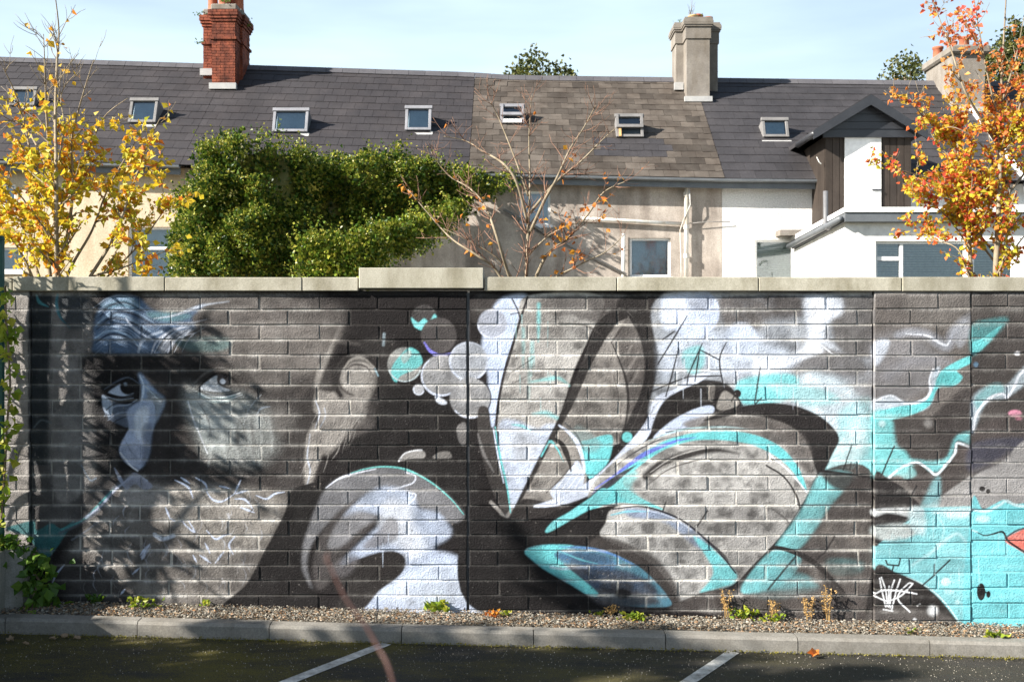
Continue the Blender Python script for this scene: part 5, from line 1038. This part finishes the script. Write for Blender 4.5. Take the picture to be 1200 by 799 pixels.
# ---------------------------------------------------------------- ivy
def inpoly(x, y, p):
    c = False; j = len(p)-1
    for i in range(len(p)):
        if (p[i][1] > y) != (p[j][1] > y) and x < (p[j][0]-p[i][0])*(y-p[i][1])/(p[j][1]-p[i][1])+p[i][0]: c = not c
        j = i
    return c
def pdist(x, y, p):
    b = 1e9
    for i in range(len(p)):
        a, c = Vector(p[i]), Vector(p[(i+1) % len(p)]); d = c-a; t = max(0, min(1, (Vector((x, y))-a).dot(d)/max(d.dot(d), 1e-9))); b = min(b, (Vector((x, y))-a-d*t).length)
    return b
def ivy(label, out, dist, clumps, seed, mt, thick=.35, size=.075, tips=.52, shoots=70):
    """out: outline of the growth on the house front; dist(px, py): how far out it stands; clumps of leaves over a woody bulk"""
    r = random.Random(seed); xs = [p[0] for p in out]; ys = [p[1] for p in out]
    cx_, cy_ = sum(xs)/len(xs), max(ys); base = P(cx_, cy_, dist(cx_, cy_))
    iv = empty('ivy', (base.x, base.y, GROUND), label, 'ivy')
    # bulk: lumpy sheet behind the leaves
    m = MB(); st = 5; grid = {}
    for gx in range(int(min(xs)), int(max(xs))+st, st):
        for gy in range(int(min(ys)), int(max(ys))+st, st):
            if inpoly(gx, gy, out) and pdist(gx, gy, out) > 2.0:
                d = dist(gx, gy)+.16; q = P(gx, gy, d); q.y += mnoise.noise(q*1.7)*.25; grid[gx, gy] = len(m.v); m.v.append(tuple(q))
    for (gx, gy), i in grid.items():
        k = [(gx+st, gy), (gx+st, gy+st), (gx, gy+st)]
        if all(q in grid for q in k): m.f.append((i, *[grid[q] for q in k][::1]))
    m.build('stems', M['leaf_dark'], iv)
    m = MB(); tp = MB(); n = 0; tries = 0
    while n < clumps and tries < clumps*30:
        tries += 1
        x, y = r.uniform(min(xs)-3, max(xs)+3), r.uniform(min(ys)-4, max(ys))
        ins = inpoly(x, y, out); e = pdist(x, y, out)
        if not ins and (e > 3.0 or r.random() < .6): continue
        n += 1
        d = dist(x, y); q = P(x, y, d); bulge = mnoise.noise(q*1.15)*.55+mnoise.noise(q*2.6)*.45
        if bulge < -.22 and r.random() < .55: continue
        q.y += -bulge*thick*2.1-r.uniform(0, thick)*.7+(.25 if e < 4 else 0)
        up = Vector((r.uniform(-.5, .3), -.75, .55+r.uniform(-.3, .3)))
        for k in range(r.randint(9, 14)):
            o = Vector((r.gauss(0, .085), r.gauss(0, .07), r.gauss(0, .085)))
            leaf(m, q+o*1.15, (up+Vector((r.uniform(-1, 1), r.uniform(-.6, .6), r.uniform(-1, .8)))), size*r.choice((.55, .8, 1, 1.2, 1.5))*r.uniform(.85, 1.15), r, .85)
        if r.random() < tips*(1.3 if bulge > 0 else .5):
            c0 = q+Vector((-.03, -.10, .09))
            for k in range(r.randint(6, 10)): leaf(tp, c0+Vector((r.gauss(0, .045), r.gauss(0, .03), r.gauss(0, .045))), Vector((r.uniform(-1, 1), r.uniform(-1, .2), r.uniform(-.2, 1))), size*r.uniform(.5, .85), r, .8)
    for k in range(shoots):
        x, y = r.choice(out); q = P(x, y-2, dist(x, y)); d = Vector((r.uniform(-.5, .5), -.2, r.uniform(.1, 1))).normalized()
        for i in range(9): leaf(tp if r.random() < .5 else m, q+d*.05*i+Vector((r.gauss(0, .02), r.gauss(0, .02), r.gauss(0, .02))), Vector((r.gauss(0, 1), r.gauss(-.5, .5), r.gauss(.3, .6))), size*r.uniform(.6, 1), r, .85)
    m.build('foliage', M[mt], iv); tp.build('shoots', M['leaf_tip'], iv)
    return iv
top = [(204,330),(204,262),(209,225),(222,207),(236,203),(234,178),(240,164),(258,168),(270,158),(284,154),(292,166),(300,170),(306,160),(325,156),(330,170),(344,168),(352,177),(362,172),(385,182),(402,178),(416,184),(438,178),(452,184),(463,180),(466,170),(474,172),(478,183),(500,186),(520,190),(540,191),(562,196),(600,203),(602,214),(575,221),(552,228),(540,244),(505,262),(470,292),(430,300),(400,330)]
top = [(x, y+8 if y < 250 else y) for x, y in top]
def dtop(x, y): return interp(x, [(204,23.9),(225,23.2),(300,23.0),(340,23.3),(380,24.6),(480,25.0),(600,25.6)])+max(0, (y-190))*-.0015
ivy('dense ivy swallowing the house wing and creeping along the eaves', top, dtop, 3000, 5, 'leaf_ivy', .55)
low = [(344,332),(344,300),(350,288),(366,276),(378,280),(395,277),(408,284),(418,277),(432,271),(446,264),(456,267),(475,258),(500,250),(525,243),(550,236),(553,240),(540,252),(528,268),(515,280),(495,290),(478,298),(455,303),(444,314),(436,332)]
def dlow(x, y): return interp(x, [(344,21.6),(440,22.0),(500,23.2),(552,25.0)])
ivy('lighter green ivy band climbing a slope in front of the dark growth', low, dlow, 900, 6, 'leaf_ivy_light', .22, .07, .5)
m = MB(); m.box((P(214, 0, 23.6).x, P(0, 0, 24.2).y, GROUND), (P(345, 0, 23.6).x, YW-.01, P(0, 225, 24).z)); m.build('rear_wing', M['beige'], hB)
m = MB(); a, b = P(352, 300, 22.4), P(545, 243, 24.8); m.quad((a.x, a.y, GROUND), (b.x, b.y+.3, GROUND), (b.x, b.y+.3, b.z-.15), (a.x, a.y, a.z-.15)); m.build('lean_to_side', M['beige'], hB)

# ---------------------------------------------------------------- trees
def smooth_path(pts, n=5):
    out = []
    for i in range(len(pts)-1):
        a, b = pts[max(i-1, 0)], pts[i]; c, d = pts[i+1], pts[min(i+2, len(pts)-1)]
        for k in range(n):
            t = k/n; out.append(.5*((2*b)+(c-a)*t+(2*a-5*b+4*c-d)*t*t+(3*b-a-3*c+d)*t*t*t))
    out.append(pts[-1]); return out
def tree(name, label, stems, dist, seed, bark, leafm, leafp, size, group=None, spawn=(10, .55), sub=3, twigr=.005, cat='tree', per=3, root=None, axes=None, twig=None):
    """stems: polylines in wall-view coordinates with a radius; leafp(world point) -> chance that a twig point carries leaves"""
    r = random.Random(seed)
    lines = []                                          # (points, r0, r1, level)
    for pts, r0, r1 in stems:
        ph = r.uniform(0, 6.28); amp = r.uniform(.1, .45)
        if axes: wp = [Vector(p) for p in pts]
        else: wp = [P(x, y, dist+amp*math.sin(ph+i*.9)*min(1, i/2)) for i, (x, y) in enumerate(pts)]
        lines.append((smooth_path(wp), r0, r1, 0))
    base = lines[0][0][0]
    tr = empty(name, (base.x, base.y, base.z), label, cat, group)
    wood = MB(); fine = MB(); lv = MB(); q = list(lines); k = 0
    while k < len(q):
        pts, r0, r1, lev = q[k]; k += 1
        n = len(pts); (fine if twig and lev else wood).tube(pts, [r0+(r1-r0)*i/(n-1) for i in range(n)], 7 if lev == 0 else (5 if lev == 1 else 4))
        L = sum((pts[i+1]-pts[i]).length for i in range(n-1))
        if lev < 2:
            cnt = int(L*spawn[0]*(1 if lev == 0 else 1.3)*.5)
            for _ in range(cnt):
                t = r.uniform(.22 if lev == 0 else .1, 1); i = min(int(t*(n-1)), n-2); p = pts[i]; d0 = (pts[i+1]-pts[i]).normalized()
                side = Vector((r.gauss(0, 1), r.gauss(0, .8), r.gauss(.15, .5))); side = (side-d0*side.dot(d0)).normalized()
                d = (d0*.75+side*r.uniform(.55, 1.0)).normalized(); ln = spawn[1]*r.uniform(.4, 1.15)*(1 if lev == 0 else .5)*(1-.35*t)
                bp = [p]; dd = d
                for _s in range(4):
                    dd = (dd+Vector((r.gauss(0, .16), r.gauss(0, .16), r.gauss(.10, .14)))).normalized(); bp.append(bp[-1]+dd*ln/4)
                rr = max(twigr*.7, min((r0+(r1-r0)*t)*.55, .022))
                q.append((bp, rr, max(twigr*.4, rr*.35), lev+1))
        if lev >= 1:
            for i in range(1, n):
                for _ in range(per):
                    p = pts[i-1].lerp(pts[i], r.random())
                    if r.random() < leafp(p, r):
                        leaf(lv, p+Vector((r.gauss(0, .025),)*1+(r.gauss(0, .025), r.gauss(0, .02))), Vector((r.gauss(0, 1), r.gauss(0, 1), r.gauss(-.45, .7))), size*r.uniform(.65, 1.3), r, .8)
    if twig: fine.build('twigs', M[twig], tr, smooth=True)
    wood.build('trunk', M[bark], tr, smooth=True); lv.build('crown', M[leafm], tr)
    return tr
def pxy(p): d = p.y-CAM.y; return 600+p.x*FPX/d, 399.5-(p.z-CAM.z)*FPX/d
B = 640                                                  # stems start below the coping, at the garden ground
ystems = [([(70,B),(69,500),(68,400),(67,330),(66,260),(66,200),(65,130),(67,70),(69,35),(64,-10)], .040, .005),
 ([(70,420),(60,330),(50,270),(41,215),(32,160),(20,115),(4,80)], .026, .004), ([(67,280),(60,210),(55,140),(53,90),(51,40)], .022, .004), ([(68,330),(80,270),(86,215),(84,165),(96,115),(110,70)], .024, .004),
 ([(72,400),(100,335),(130,285),(148,240),(160,205),(175,165),(188,138)], .024, .004), ([(70,400),(46,325),(30,275),(15,238),(-10,205)], .022, .004), ([(70,420),(38,325),(18,285),(0,262),(-20,240)], .02, .004),
 ([(68,350),(85,310),(108,270),(125,225),(150,180),(170,150)], .02, .003), ([(70,360),(95,330),(140,315),(180,300),(205,290)], .016, .003), ([(67,260),(80,225),(100,190),(120,140),(150,115)], .016, .003), ([(67,240),(52,190),(30,150),(10,140),(-20,120)], .016, .003), ([(66,200),(75,150),(72,110),(90,85)], .012, .003), ([(68,310),(50,270),(20,225),(-20,200)], .016, .003), ([(69,380),(120,330),(160,290),(190,250),(205,225)], .016, .003)]
def ylp(p, r):
    x, y = pxy(p); return interp(y, [(110, .03), (135, .22), (160, .62), (190, .85), (260, .8), (300, .55), (335, .2)])*(1 if x < 170 else .7)
tree('maple_tree', 'young tree with yellow and orange leaves and bare top twigs behind wall', ystems, 12.2, 21, 'bark_pale', 'leaf_yellow', ylp, .078, 'garden trees behind the painted wall', (11, .60), per=3)
mstems = [([(617,B),(617,420),(617,325),(619,265),(621,215),(620,160),(623,112)], .030, .003), ([(618,350),(640,300),(665,280),(690,250),(708,225),(735,212)], .022, .004), ([(620,275),(638,235),(652,210),(668,175),(684,150),(698,124)], .022, .004), ([(621,250),(650,215),(680,190),(705,165),(722,150)], .018, .003),
 ([(618,260),(606,215),(590,192),(565,177),(545,165),(520,160)], .02, .004), ([(617,380),(597,325),(583,280),(570,245),(552,222),(525,205),(505,178)], .022, .004), ([(617,400),(585,322),(560,300),(532,282),(512,262),(478,222)], .02, .004), ([(619,230),(605,190),(585,140),(575,120)], .014, .003), ([(617,390),(640,335),(680,310),(710,295),(732,275)], .014, .003), ([(617,360),(590,310),(555,285),(520,268)], .014, .003), ([(618,300),(645,275),(675,262),(700,262)], .012, .003)]
def mlp(p, r):
    x, y = pxy(p); c = mnoise.noise(Vector((x*.022, y*.022, 3.0)))
    return (.20 if c > .2 else .012)*(1 if y > 195 else .05)
tree('maple_tree', 'nearly bare young tree with few orange leaves in front of beige house', mstems, 12.6, 33, 'bark_pale', 'leaf_orange', mlp, .07, 'garden trees behind the painted wall', (15, .5), per=2, twig='twig_red')
rstems = [([(1166,B),(1166,420),(1167,325),(1170,255),(1172,190),(1172,130),(1175,70),(1180,-20)], .046, .006), ([(1150,B),(1138,325),(1135,270),(1130,220),(1122,170),(1128,110)], .030, .005), ([(1172,175),(1150,140),(1130,105),(1115,60),(1100,20),(1090,-10)], .018, .003), ([(1171,230),(1145,195),(1115,165),(1085,140),(1070,122)], .018, .003), ([(1171,260),(1140,235),(1105,215),(1075,205),(1048,198)], .016, .003), ([(1168,300),(1140,265),(1120,240),(1095,225),(1070,205)], .014, .003),
 ([(1172,180),(1190,140),(1205,90),(1210,40)], .02, .004), ([(1172,240),(1195,210),(1220,180),(1240,150)], .02, .004), ([(1173,150),(1160,100),(1150,50),(1140,-10)], .014, .003), ([(1174,120),(1190,70),(1200,20)], .014, .003), ([(1168,330),(1190,290),(1215,260)], .016, .003), ([(1136,290),(1115,260),(1100,245),(1090,235)], .012, .003), ([(1172,210),(1150,170),(1120,150),(1100,152)], .014, .003), ([(1168,310),(1150,280),(1160,240),(1150,205)], .014, .003), ([(1138,320),(1120,290),(1090,280),(1085,270)], .010, .003)]
def rlp(p, r):
    x, y = pxy(p); return interp(y, [(0, .16), (90, .28), (140, .6), (240, .8), (300, .6), (335, .3)])*interp(x, [(1040, .5), (1080, .7), (1130, 1)])
tree('rowan_tree', 'young tree with red, orange and yellow leaves in front of white extension', rstems, 12.4, 47, 'bark_pale', 'leaf_red', rlp, .060, 'garden trees behind the painted wall', (13, .58), per=6)
def far_tree(label, px0, px1, pytop, d, seed, n=900):
    r = random.Random(seed); xc = P((px0+px1)/2, 0, d).x; zt = P(0, pytop, d).z; w = (px1-px0)/2/FPX*d
    y = CAM.y+d; t = empty('garden_tree', (xc, y, GROUND), label, 'tree', 'trees beyond the roofs')
    m = MB(); m.tube([(xc, y, GROUND), (xc+.1, y, zt*.5), (xc, y, zt-.9)], [.22, .16, .06], 7)
    lv = MB(); h = 3.2
    for k in range(16):
        a = r.uniform(0, 6.28); m.tube([(xc, y, zt-h*.9+k*.08), (xc+math.cos(a)*w*.4, y+math.sin(a)*w*.4, zt-h*.7+k*.07), (xc+math.cos(a)*w*.62, y+math.sin(a)*w*.62, zt-h*.6+k*.07)], [.05, .03, .01], 5)
    for k in range(n):
        a = r.uniform(0, 6.28); f = r.random()**.5; u = r.random()
        c = Vector((xc+math.cos(a)*w*f*(1-.45*u*u), y+math.sin(a)*w*f*.8, zt-h+h*u*(1-.35*f*f)))
        if mnoise.noise(c*1.1+Vector((seed, 0, 0))) < -.12: continue
        for _ in range(6): leaf(lv, c+Vector((r.gauss(0, .14), r.gauss(0, .14), r.gauss(0, .14))), Vector((r.gauss(0, 1), r.gauss(0, 1), r.gauss(0, 1))), .16, r, .7)
    m.build('trunk', M['bark'], t); lv.build('crown', M['leaf_dark'], t)
far_tree('dark green treetop peeping over the brown slates', 560, 706, 62, 38, 3, 1500); far_tree('dark treetop over the ridge between dormer and grey stack', 1012, 1110, 60, 38, 9, 700); far_tree('tall dark tree rising behind the red leaved tree', 1140, 1250, 22, 36, 14, 1100)
# ---------------------------------------------------------------- planter, post, climbers and trees that shade the wall's end
PX, PT = -3.60, .515
pl = empty('planter', (-5.5, -1.5, gz(-5)), 'raised concrete planter filled with earth beside the wall', 'planter')
m = MB(); m.prism([(-3.475, -.05), (-3.475, -.24), (PX, -.24), (PX, -4.2), (-9, -4.2), (-9, -.05)][::-1], 'z', -.3, PT); m.build('planter_wall', M['planter'], pl); 
m = MB(); m.prism([(PX-.12, -.10), (PX-.12, -4.05), (-8.9, -4.05), (-8.9, -.10)][::-1], 'z', PT-.1, PT+.03); m.build('earth', M['soil'], pl)
po = MB(); a = P(1.0, 0, 7.80); po.tube([(a.x, a.y, gz(-3.6)-.2), (a.x, a.y, 2.72)], .026, 8); po.tube([(a.x, a.y, 2.72), (a.x, a.y, 2.75)], [.034, .02], 8); po.build('metal_post', M['post'], origin=(a.x, a.y, gz(-3.6)), label='slim dark green metal post at the end of the wall', cat='post')
def climber(label, spots, mt, size, seed, n, spread, name='climber', stem='bark'):
    r = random.Random(seed); b = P(*spots[-1]); e = empty(name, (b.x, b.y, gz(b.x)), label, 'plant')
    lv, st = MB(), MB()
    st.tube([P(*s) for s in spots], [.008]*len(spots), 5)
    for k in range(n):
        i = r.randrange(len(spots)-1); p = P(*spots[i]).lerp(P(*spots[i+1]), r.random())+Vector((r.gauss(0, spread), r.gauss(0, spread), r.gauss(0, spread)))
        leaf(lv, p, Vector((r.gauss(0, .7), r.gauss(-.3, .6), r.gauss(-.5, .6))), size*r.uniform(.6, 1.25), r, .9)
    st.build('stem', M[stem], e); lv.build('foliage', M[mt], e); return e
climber('yellow green climber hanging down the green metal post', [(6,335,7.7),(7,375,7.7),(10,410,7.68),(12,450,7.66),(8,500,7.68),(6,545,7.7),(2,600,7.72),(-6,650,7.75)], 'leaf_lime', .075, 4, 150, .028)
climber('dark leafy plant growing in the corner between planter and wall', [(40,648,7.86),(36,665,7.84),(46,680,7.82),(40,695,7.8),(38,712,7.8)], 'leaf_green', .075, 9, 190, .07, 'corner_plant')
climber('low mossy plants trailing over the planter edge', [(-20,632,7.75),(0,634,7.75),(14,634,7.76),(22,638,7.76)], 'leaf_green', .04, 12, 160, .022, 'trailing_plant')
def shade_tree(name, label, base, height, crown_c, crown_r, nst, seed, size, keep, mt='leaf_lime', spawn=(9, .7)):
    r = random.Random(seed); st = [([base, (base[0]+.03, base[1], base[2]+height*.35), (base[0]-.02, base[1]+.03, base[2]+height*.7), (base[0], base[1], base[2]+height)], .055, .01)]
    for k in range(nst):
        a = 2*math.pi*k/nst+r.uniform(-.3, .3); h0 = height*r.uniform(.25, .75); tip = Vector(crown_c)+Vector((math.cos(a)*crown_r[0], math.sin(a)*crown_r[1], r.uniform(-1, 1)*crown_r[2])); s = Vector((base[0], base[1], base[2]+h0))
        st.append(([s, s.lerp(tip, .4)+Vector((0, 0, .08)), s.lerp(tip, .75)+Vector((0, 0, .10)), tip], .022, .004))
    def lp(p, r_):
        q = Vector(((p.x-crown_c[0])/crown_r[0], (p.y-crown_c[1])/crown_r[1], (p.z-crown_c[2])/crown_r[2])); c = mnoise.noise(p*1.6)
        return keep*(1 if q.length < 1.25 else .35)*(1.15 if c > -.1 else .25)
    return tree(name, label, st, 0, seed, 'bark', mt, lp, size, None, spawn, per=3, axes=True)
shade_tree('planter_tree', 'bushy tree growing in the planter, shading the painted eyes', (-4.85, -.95, PT), 3.3, (-4.82, -.95, 2.65), (.48, .15, 1.45), 17, 61, .07, .34, spawn=(11, .45))
shade_tree('planter_shrub', 'tall shrub in the planter close to the wall end', (-4.0, -.27, PT), 2.5, (-3.98, -.27, 1.8), (.24, .09, 1.2), 16, 64, .07, .26, spawn=(11, .26))
shade_tree('planter_tree', 'taller thin tree at the planter end, shading the asphalt', (-7.3, -3.5, PT), 4.7, (-7.2, -3.5, 3.35), (1.9, .40, .70), 18, 62, .12, .95, spawn=(11, .6))
shade_tree('planter_tree', 'tall tree at the car park edge casting shade over the bays', (-7.9, -4.7, -.1), 5.2, (-7.7, -4.6, 4.2), (2.0, .5, .9), 20, 63, .13, .85)

# ---------------------------------------------------------------- gravel, weeds, leaves and the bare shoot
def gravel():
    r = random.Random(17); base = []
    for v in range(6):
        bm = bmesh.new(); bmesh.ops.create_icosphere(bm, subdivisions=1, radius=1)
        for vv in bm.verts: vv.co *= r.uniform(.7, 1.15)
        base.append(([v_.co.copy() for v_ in bm.verts], [tuple(x.index for x in f.verts) for f in bm.faces])); bm.free()
    m = MB()
    for k in range(24000):
        x = r.uniform(-4.4, 5.2); y = r.triangular(KY+.12, -.012, -.15); s = r.choice((.003, .004, .005, .006, .007, .010)); vs, fs = r.choice(base)
        sx, sy, sz = s*r.uniform(.7, 1.4), s*r.uniform(.7, 1.4), s*r.uniform(.4, .8); a = r.uniform(0, 6.28); ca, sa = math.cos(a), math.sin(a); z = gz(x)-.006+r.uniform(0, .012)+max(0, (y+.16))*.12
        n = len(m.v); m.v += [(x+v.x*sx*ca-v.y*sy*sa, y+v.x*sx*sa+v.y*sy*ca, z+v.z*sz) for v in vs]; m.f += [tuple(n+i for i in f) for f in fs]
    return m
gm, gt, gb = mat('gravel_mix'); g = gt.nodes.new('ShaderNodeNewGeometry'); gr = ramp(gt, g.outputs['Random Per Island'], [(0, (.06,.052,.04)), (.4, (.15,.132,.105)), (.75, (.25,.225,.18)), (1, (.38,.345,.285))]); gt.links.new(gr.outputs[0], gb.inputs['Base Color']); gb.inputs['Roughness'].default_value = .9
gravel().build('gravel', gm, kind='stuff', label='loose gravel strewn along the foot of the wall')
m = MB(); r = random.Random(29)
for k in range(5200):
    x = r.uniform(-4.2, 4.9); y = r.uniform(KY+.12, -.02); leaf(m, Vector((x, y, gz(x)+r.uniform(.002, .018))), Vector((r.gauss(0, 1), r.gauss(0, 1), r.gauss(0, .2))), r.uniform(.012, .032), r, .5)
m.build('leaf_litter', M['brown_leaf'], kind='stuff', label='crumbled brown leaf litter among the gravel')
m = MB(); r = random.Random(71)
for k in range(4200):
    x = r.uniform(-4.2, 5.2); w_ = .5+.5*mnoise.noise(Vector((x*1.3, 7, 0)))
    if r.random() > w_+.15: continue
    leaf(m, Vector((x, KY-abs(r.gauss(0, .03))-.004, gz(x)-.099+r.uniform(0, .012))), Vector((r.gauss(0, 1), r.gauss(0, 1), r.uniform(.1, .8))), r.uniform(.006, .016), r, .8)
m.build('moss', M['moss'], kind='stuff', label='olive moss growing in the seam between kerb and asphalt')
m = MB()
for k in range(2600):
    x, y, s = r.uniform(-3.6, 3.9), r.triangular(-2.0, KY-.01, KY-.1), r.uniform(.003, .007)
    z = gz(x)-.1+s*.3; n = len(m.v); m.v += [(x-s, y-s*.6, z-s), (x+s, y-s*.8, z-s), (x+r.uniform(-s, s), y+s, z-s), (x+r.uniform(-.5, .5)*s, y, z+s*.7)]; m.f += [(n, n+1, n+3), (n+1, n+2, n+3), (n+2, n, n+3)]
m.build('grit', gm, kind='stuff', label='loose grit scattered over the asphalt by the kerb')
def gnd(px, py, dz=0):
    d = 7.6
    for _ in range(6):
        x = (px-600)/FPX*d; d = (CAM.z-gz(x)-dz)*FPX/(py-399.5)
    d = min(d, 7.955); return Vector(((px-600)/FPX*d, CAM.y+d, gz((px-600)/FPX*d)+dz))
def big_leaf(p, s, seed, curl=.35):
    r = random.Random(seed); m = MB(); n = 11
    rim = [(math.cos(2*math.pi*i/n)*s*(1 if i % 2 else .74)*r.uniform(.85, 1.1), math.sin(2*math.pi*i/n)*s*.75*(1 if i % 2 else .74), 0) for i in range(n)]
    m.v = [(0, 0, 0)]+[(x, y, curl*s*r.uniform(.2, 1.3)) for x, y, z in rim]+[(0, 0, -.002)]+[(x, y, curl*s*.9-.002) for x, y, z in rim]
    m.f = [(0, 1+i, 1+(i+1) % n) for i in range(n)]
    return m.mesh('fallen_leaf')
q = gnd(952, 767, -.088); obj('fallen_leaf', big_leaf(q, .052, 5, .8), M['orange_leaf'], None, (q.x, q.y-.02, q.z+.006), (R(38), .1, .4), label='large curled orange leaf lying against the kerb', cat='leaf')
r = random.Random(55)
for k, (x_, y_) in enumerate([(300,722),(345,716),(420,728),(560,733),(613,731),(690,735),(770,733),(1012,735),(1062,741),(215,717),(265,724),(470,722)]):
    q = gnd(x_, y_, .01); obj('fallen_leaf', big_leaf(q, r.uniform(.022, .034), k, .5), M['brown_leaf'], None, q+Vector((0, 0, .012)), (R(r.uniform(5, 30)), R(r.uniform(-20, 20)), r.uniform(0, 6)), label='small dry brown leaf lying on the gravel', cat='leaf', group='fallen leaves on the gravel')
for k, (x_, y_) in enumerate([(12,752),(30,757),(62,751),(75,748),(90,750)]):
    q = gnd(x_, y_, -.10); obj('fallen_leaf', big_leaf(q, r.uniform(.03, .045), k+40, .4), M['brown_leaf'], None, q+Vector((0, 0, .014)), (R(r.uniform(5, 25)), R(r.uniform(-20, 20)), r.uniform(0, 6)), label='brown leaf lying on asphalt at the shaded kerb', cat='leaf', group='fallen leaves on the asphalt')
def weed(label, px, py, size, n, mt, seed, h=.05, group=None):
    r = random.Random(seed); b = gnd(px, py); spread = 1.3 if n > 40 else .7; e = empty('weed', b, label, 'weed', group); m = MB()
    for k in range(n):
        a = r.uniform(0, 6.28); d = Vector((math.cos(a), math.sin(a), r.uniform(.2, 1.1))); leaf(m, b+Vector((r.gauss(0, size*spread), r.gauss(0, size*.3), r.uniform(0, h))), d, size*r.uniform(.6, 1.2), r, .7)
    m.build('foliage', M[mt], e)
    s = MB(); s.tube([b+Vector((0, 0, -.03)), b+Vector((.005, 0, h*.7))], .004, 4); s.build('stem', M['leaf_green'], e); return e
weed('row of bright weed leaves at the wall foot under the beard', 165, 713, .042, 60, 'leaf_lime', 1, .07); weed('small green weed at the wall foot below the collar', 240, 711, .035, 18, 'leaf_lime', 2, .04); weed('broad leaved weed at the wall foot below the pale blue petal', 513, 716, .065, 30, 'leaf_lime', 3, .06)
weed('low weed with reddish leaves beside the wall joint', 578, 724, .032, 40, 'leaf_orange', 4, .05); weed('tiny green weed beside the wall joint', 592, 722, .04, 16, 'leaf_lime', 5, .03); weed('spreading green weed on gravel below the blue leaf', 742, 727, .040, 56, 'leaf_lime', 6, .045); weed('small weed on gravel below the black stem', 700, 718, .035, 18, 'leaf_lime', 7, .03)
weed('green tuft at the foot of the dry stalks', 872, 722, .042, 56, 'leaf_lime', 8, .07); weed('low green tuft between dry stalks and pier', 905, 729, .038, 44, 'leaf_lime', 9, .05); weed('yellowing weed on gravel below turquoise paint', 1165, 747, .045, 30, 'leaf_lime', 10, .03); weed('small weed on gravel at the pier foot', 1067, 742, .03, 14, 'leaf_lime', 12, .03); weed('dark weed in the shade at the wall foot', 112, 706, .05, 26, 'leaf_green', 13, .06)
def stalk(label, px, py, h, seed):
    r = random.Random(seed); b = gnd(px, py); e = empty('dry_weed', b, label, 'weed', 'dry weeds at the wall foot'); m, lv = MB(), MB()
    for k in range(3):
        t = b+Vector((r.uniform(-.05, .05), r.uniform(-.03, .02), h*r.uniform(.7, 1))); m.tube([b+Vector((r.uniform(-.02, .02), 0, -.02)), b.lerp(t, .5)+Vector((r.uniform(-.01, .01), 0, 0)), t], [.004, .003, .0015], 4)
        for j in range(44): p = b.lerp(t, r.uniform(.25, 1)); leaf(lv, p+Vector((r.gauss(0, .012), r.gauss(0, .012), 0)), Vector((r.gauss(0, 1), r.gauss(0, 1), r.uniform(0, 1))), r.uniform(.010, .024), r, .6)
    m.build('stem', M['dry'], e); lv.build('foliage', M['dry'], e)
stalk('dry straw coloured stalk under the teal leaf tip', 852, 718, .22, 1); stalk('bushy dry stalks beside the green tuft', 905, 724, .17, 2); stalk('tall dry stalk near the scribbled pier', 969, 724, .27, 3); stalk('thin dry stalk between bushy stalks and tall stalk', 948, 724, .18, 4); stalk('short dry stalk against the wall below blue leaf', 716, 716, .09, 5)
m = MB(); g0 = Vector((-.02, -7.05, gz(0)-.1)); tip = P(384, 655, .78)
pts = smooth_path([g0, Vector((-.02, -7.12, .8)), Vector((-.045, -7.20, 1.5)), P(470, 840, .76), P(440, 752, .77), P(405, 700, .775), tip], 6)
m.tube(pts, [.0017-.0009*(i/(len(pts)-1))**2 for i in range(len(pts))], 8); sh = empty('bare_shoot', g0, 'tall bare reddish shoot standing in front of the parking bays', 'plant'); m.build('stem', M['twig'], sh, smooth=True)
bd = MB(); bd.lathe([(.0008, -.003), (.0018, 0), (.0005, .005)], tuple(tip), 8); bd.build('bud', M['twig'], sh)
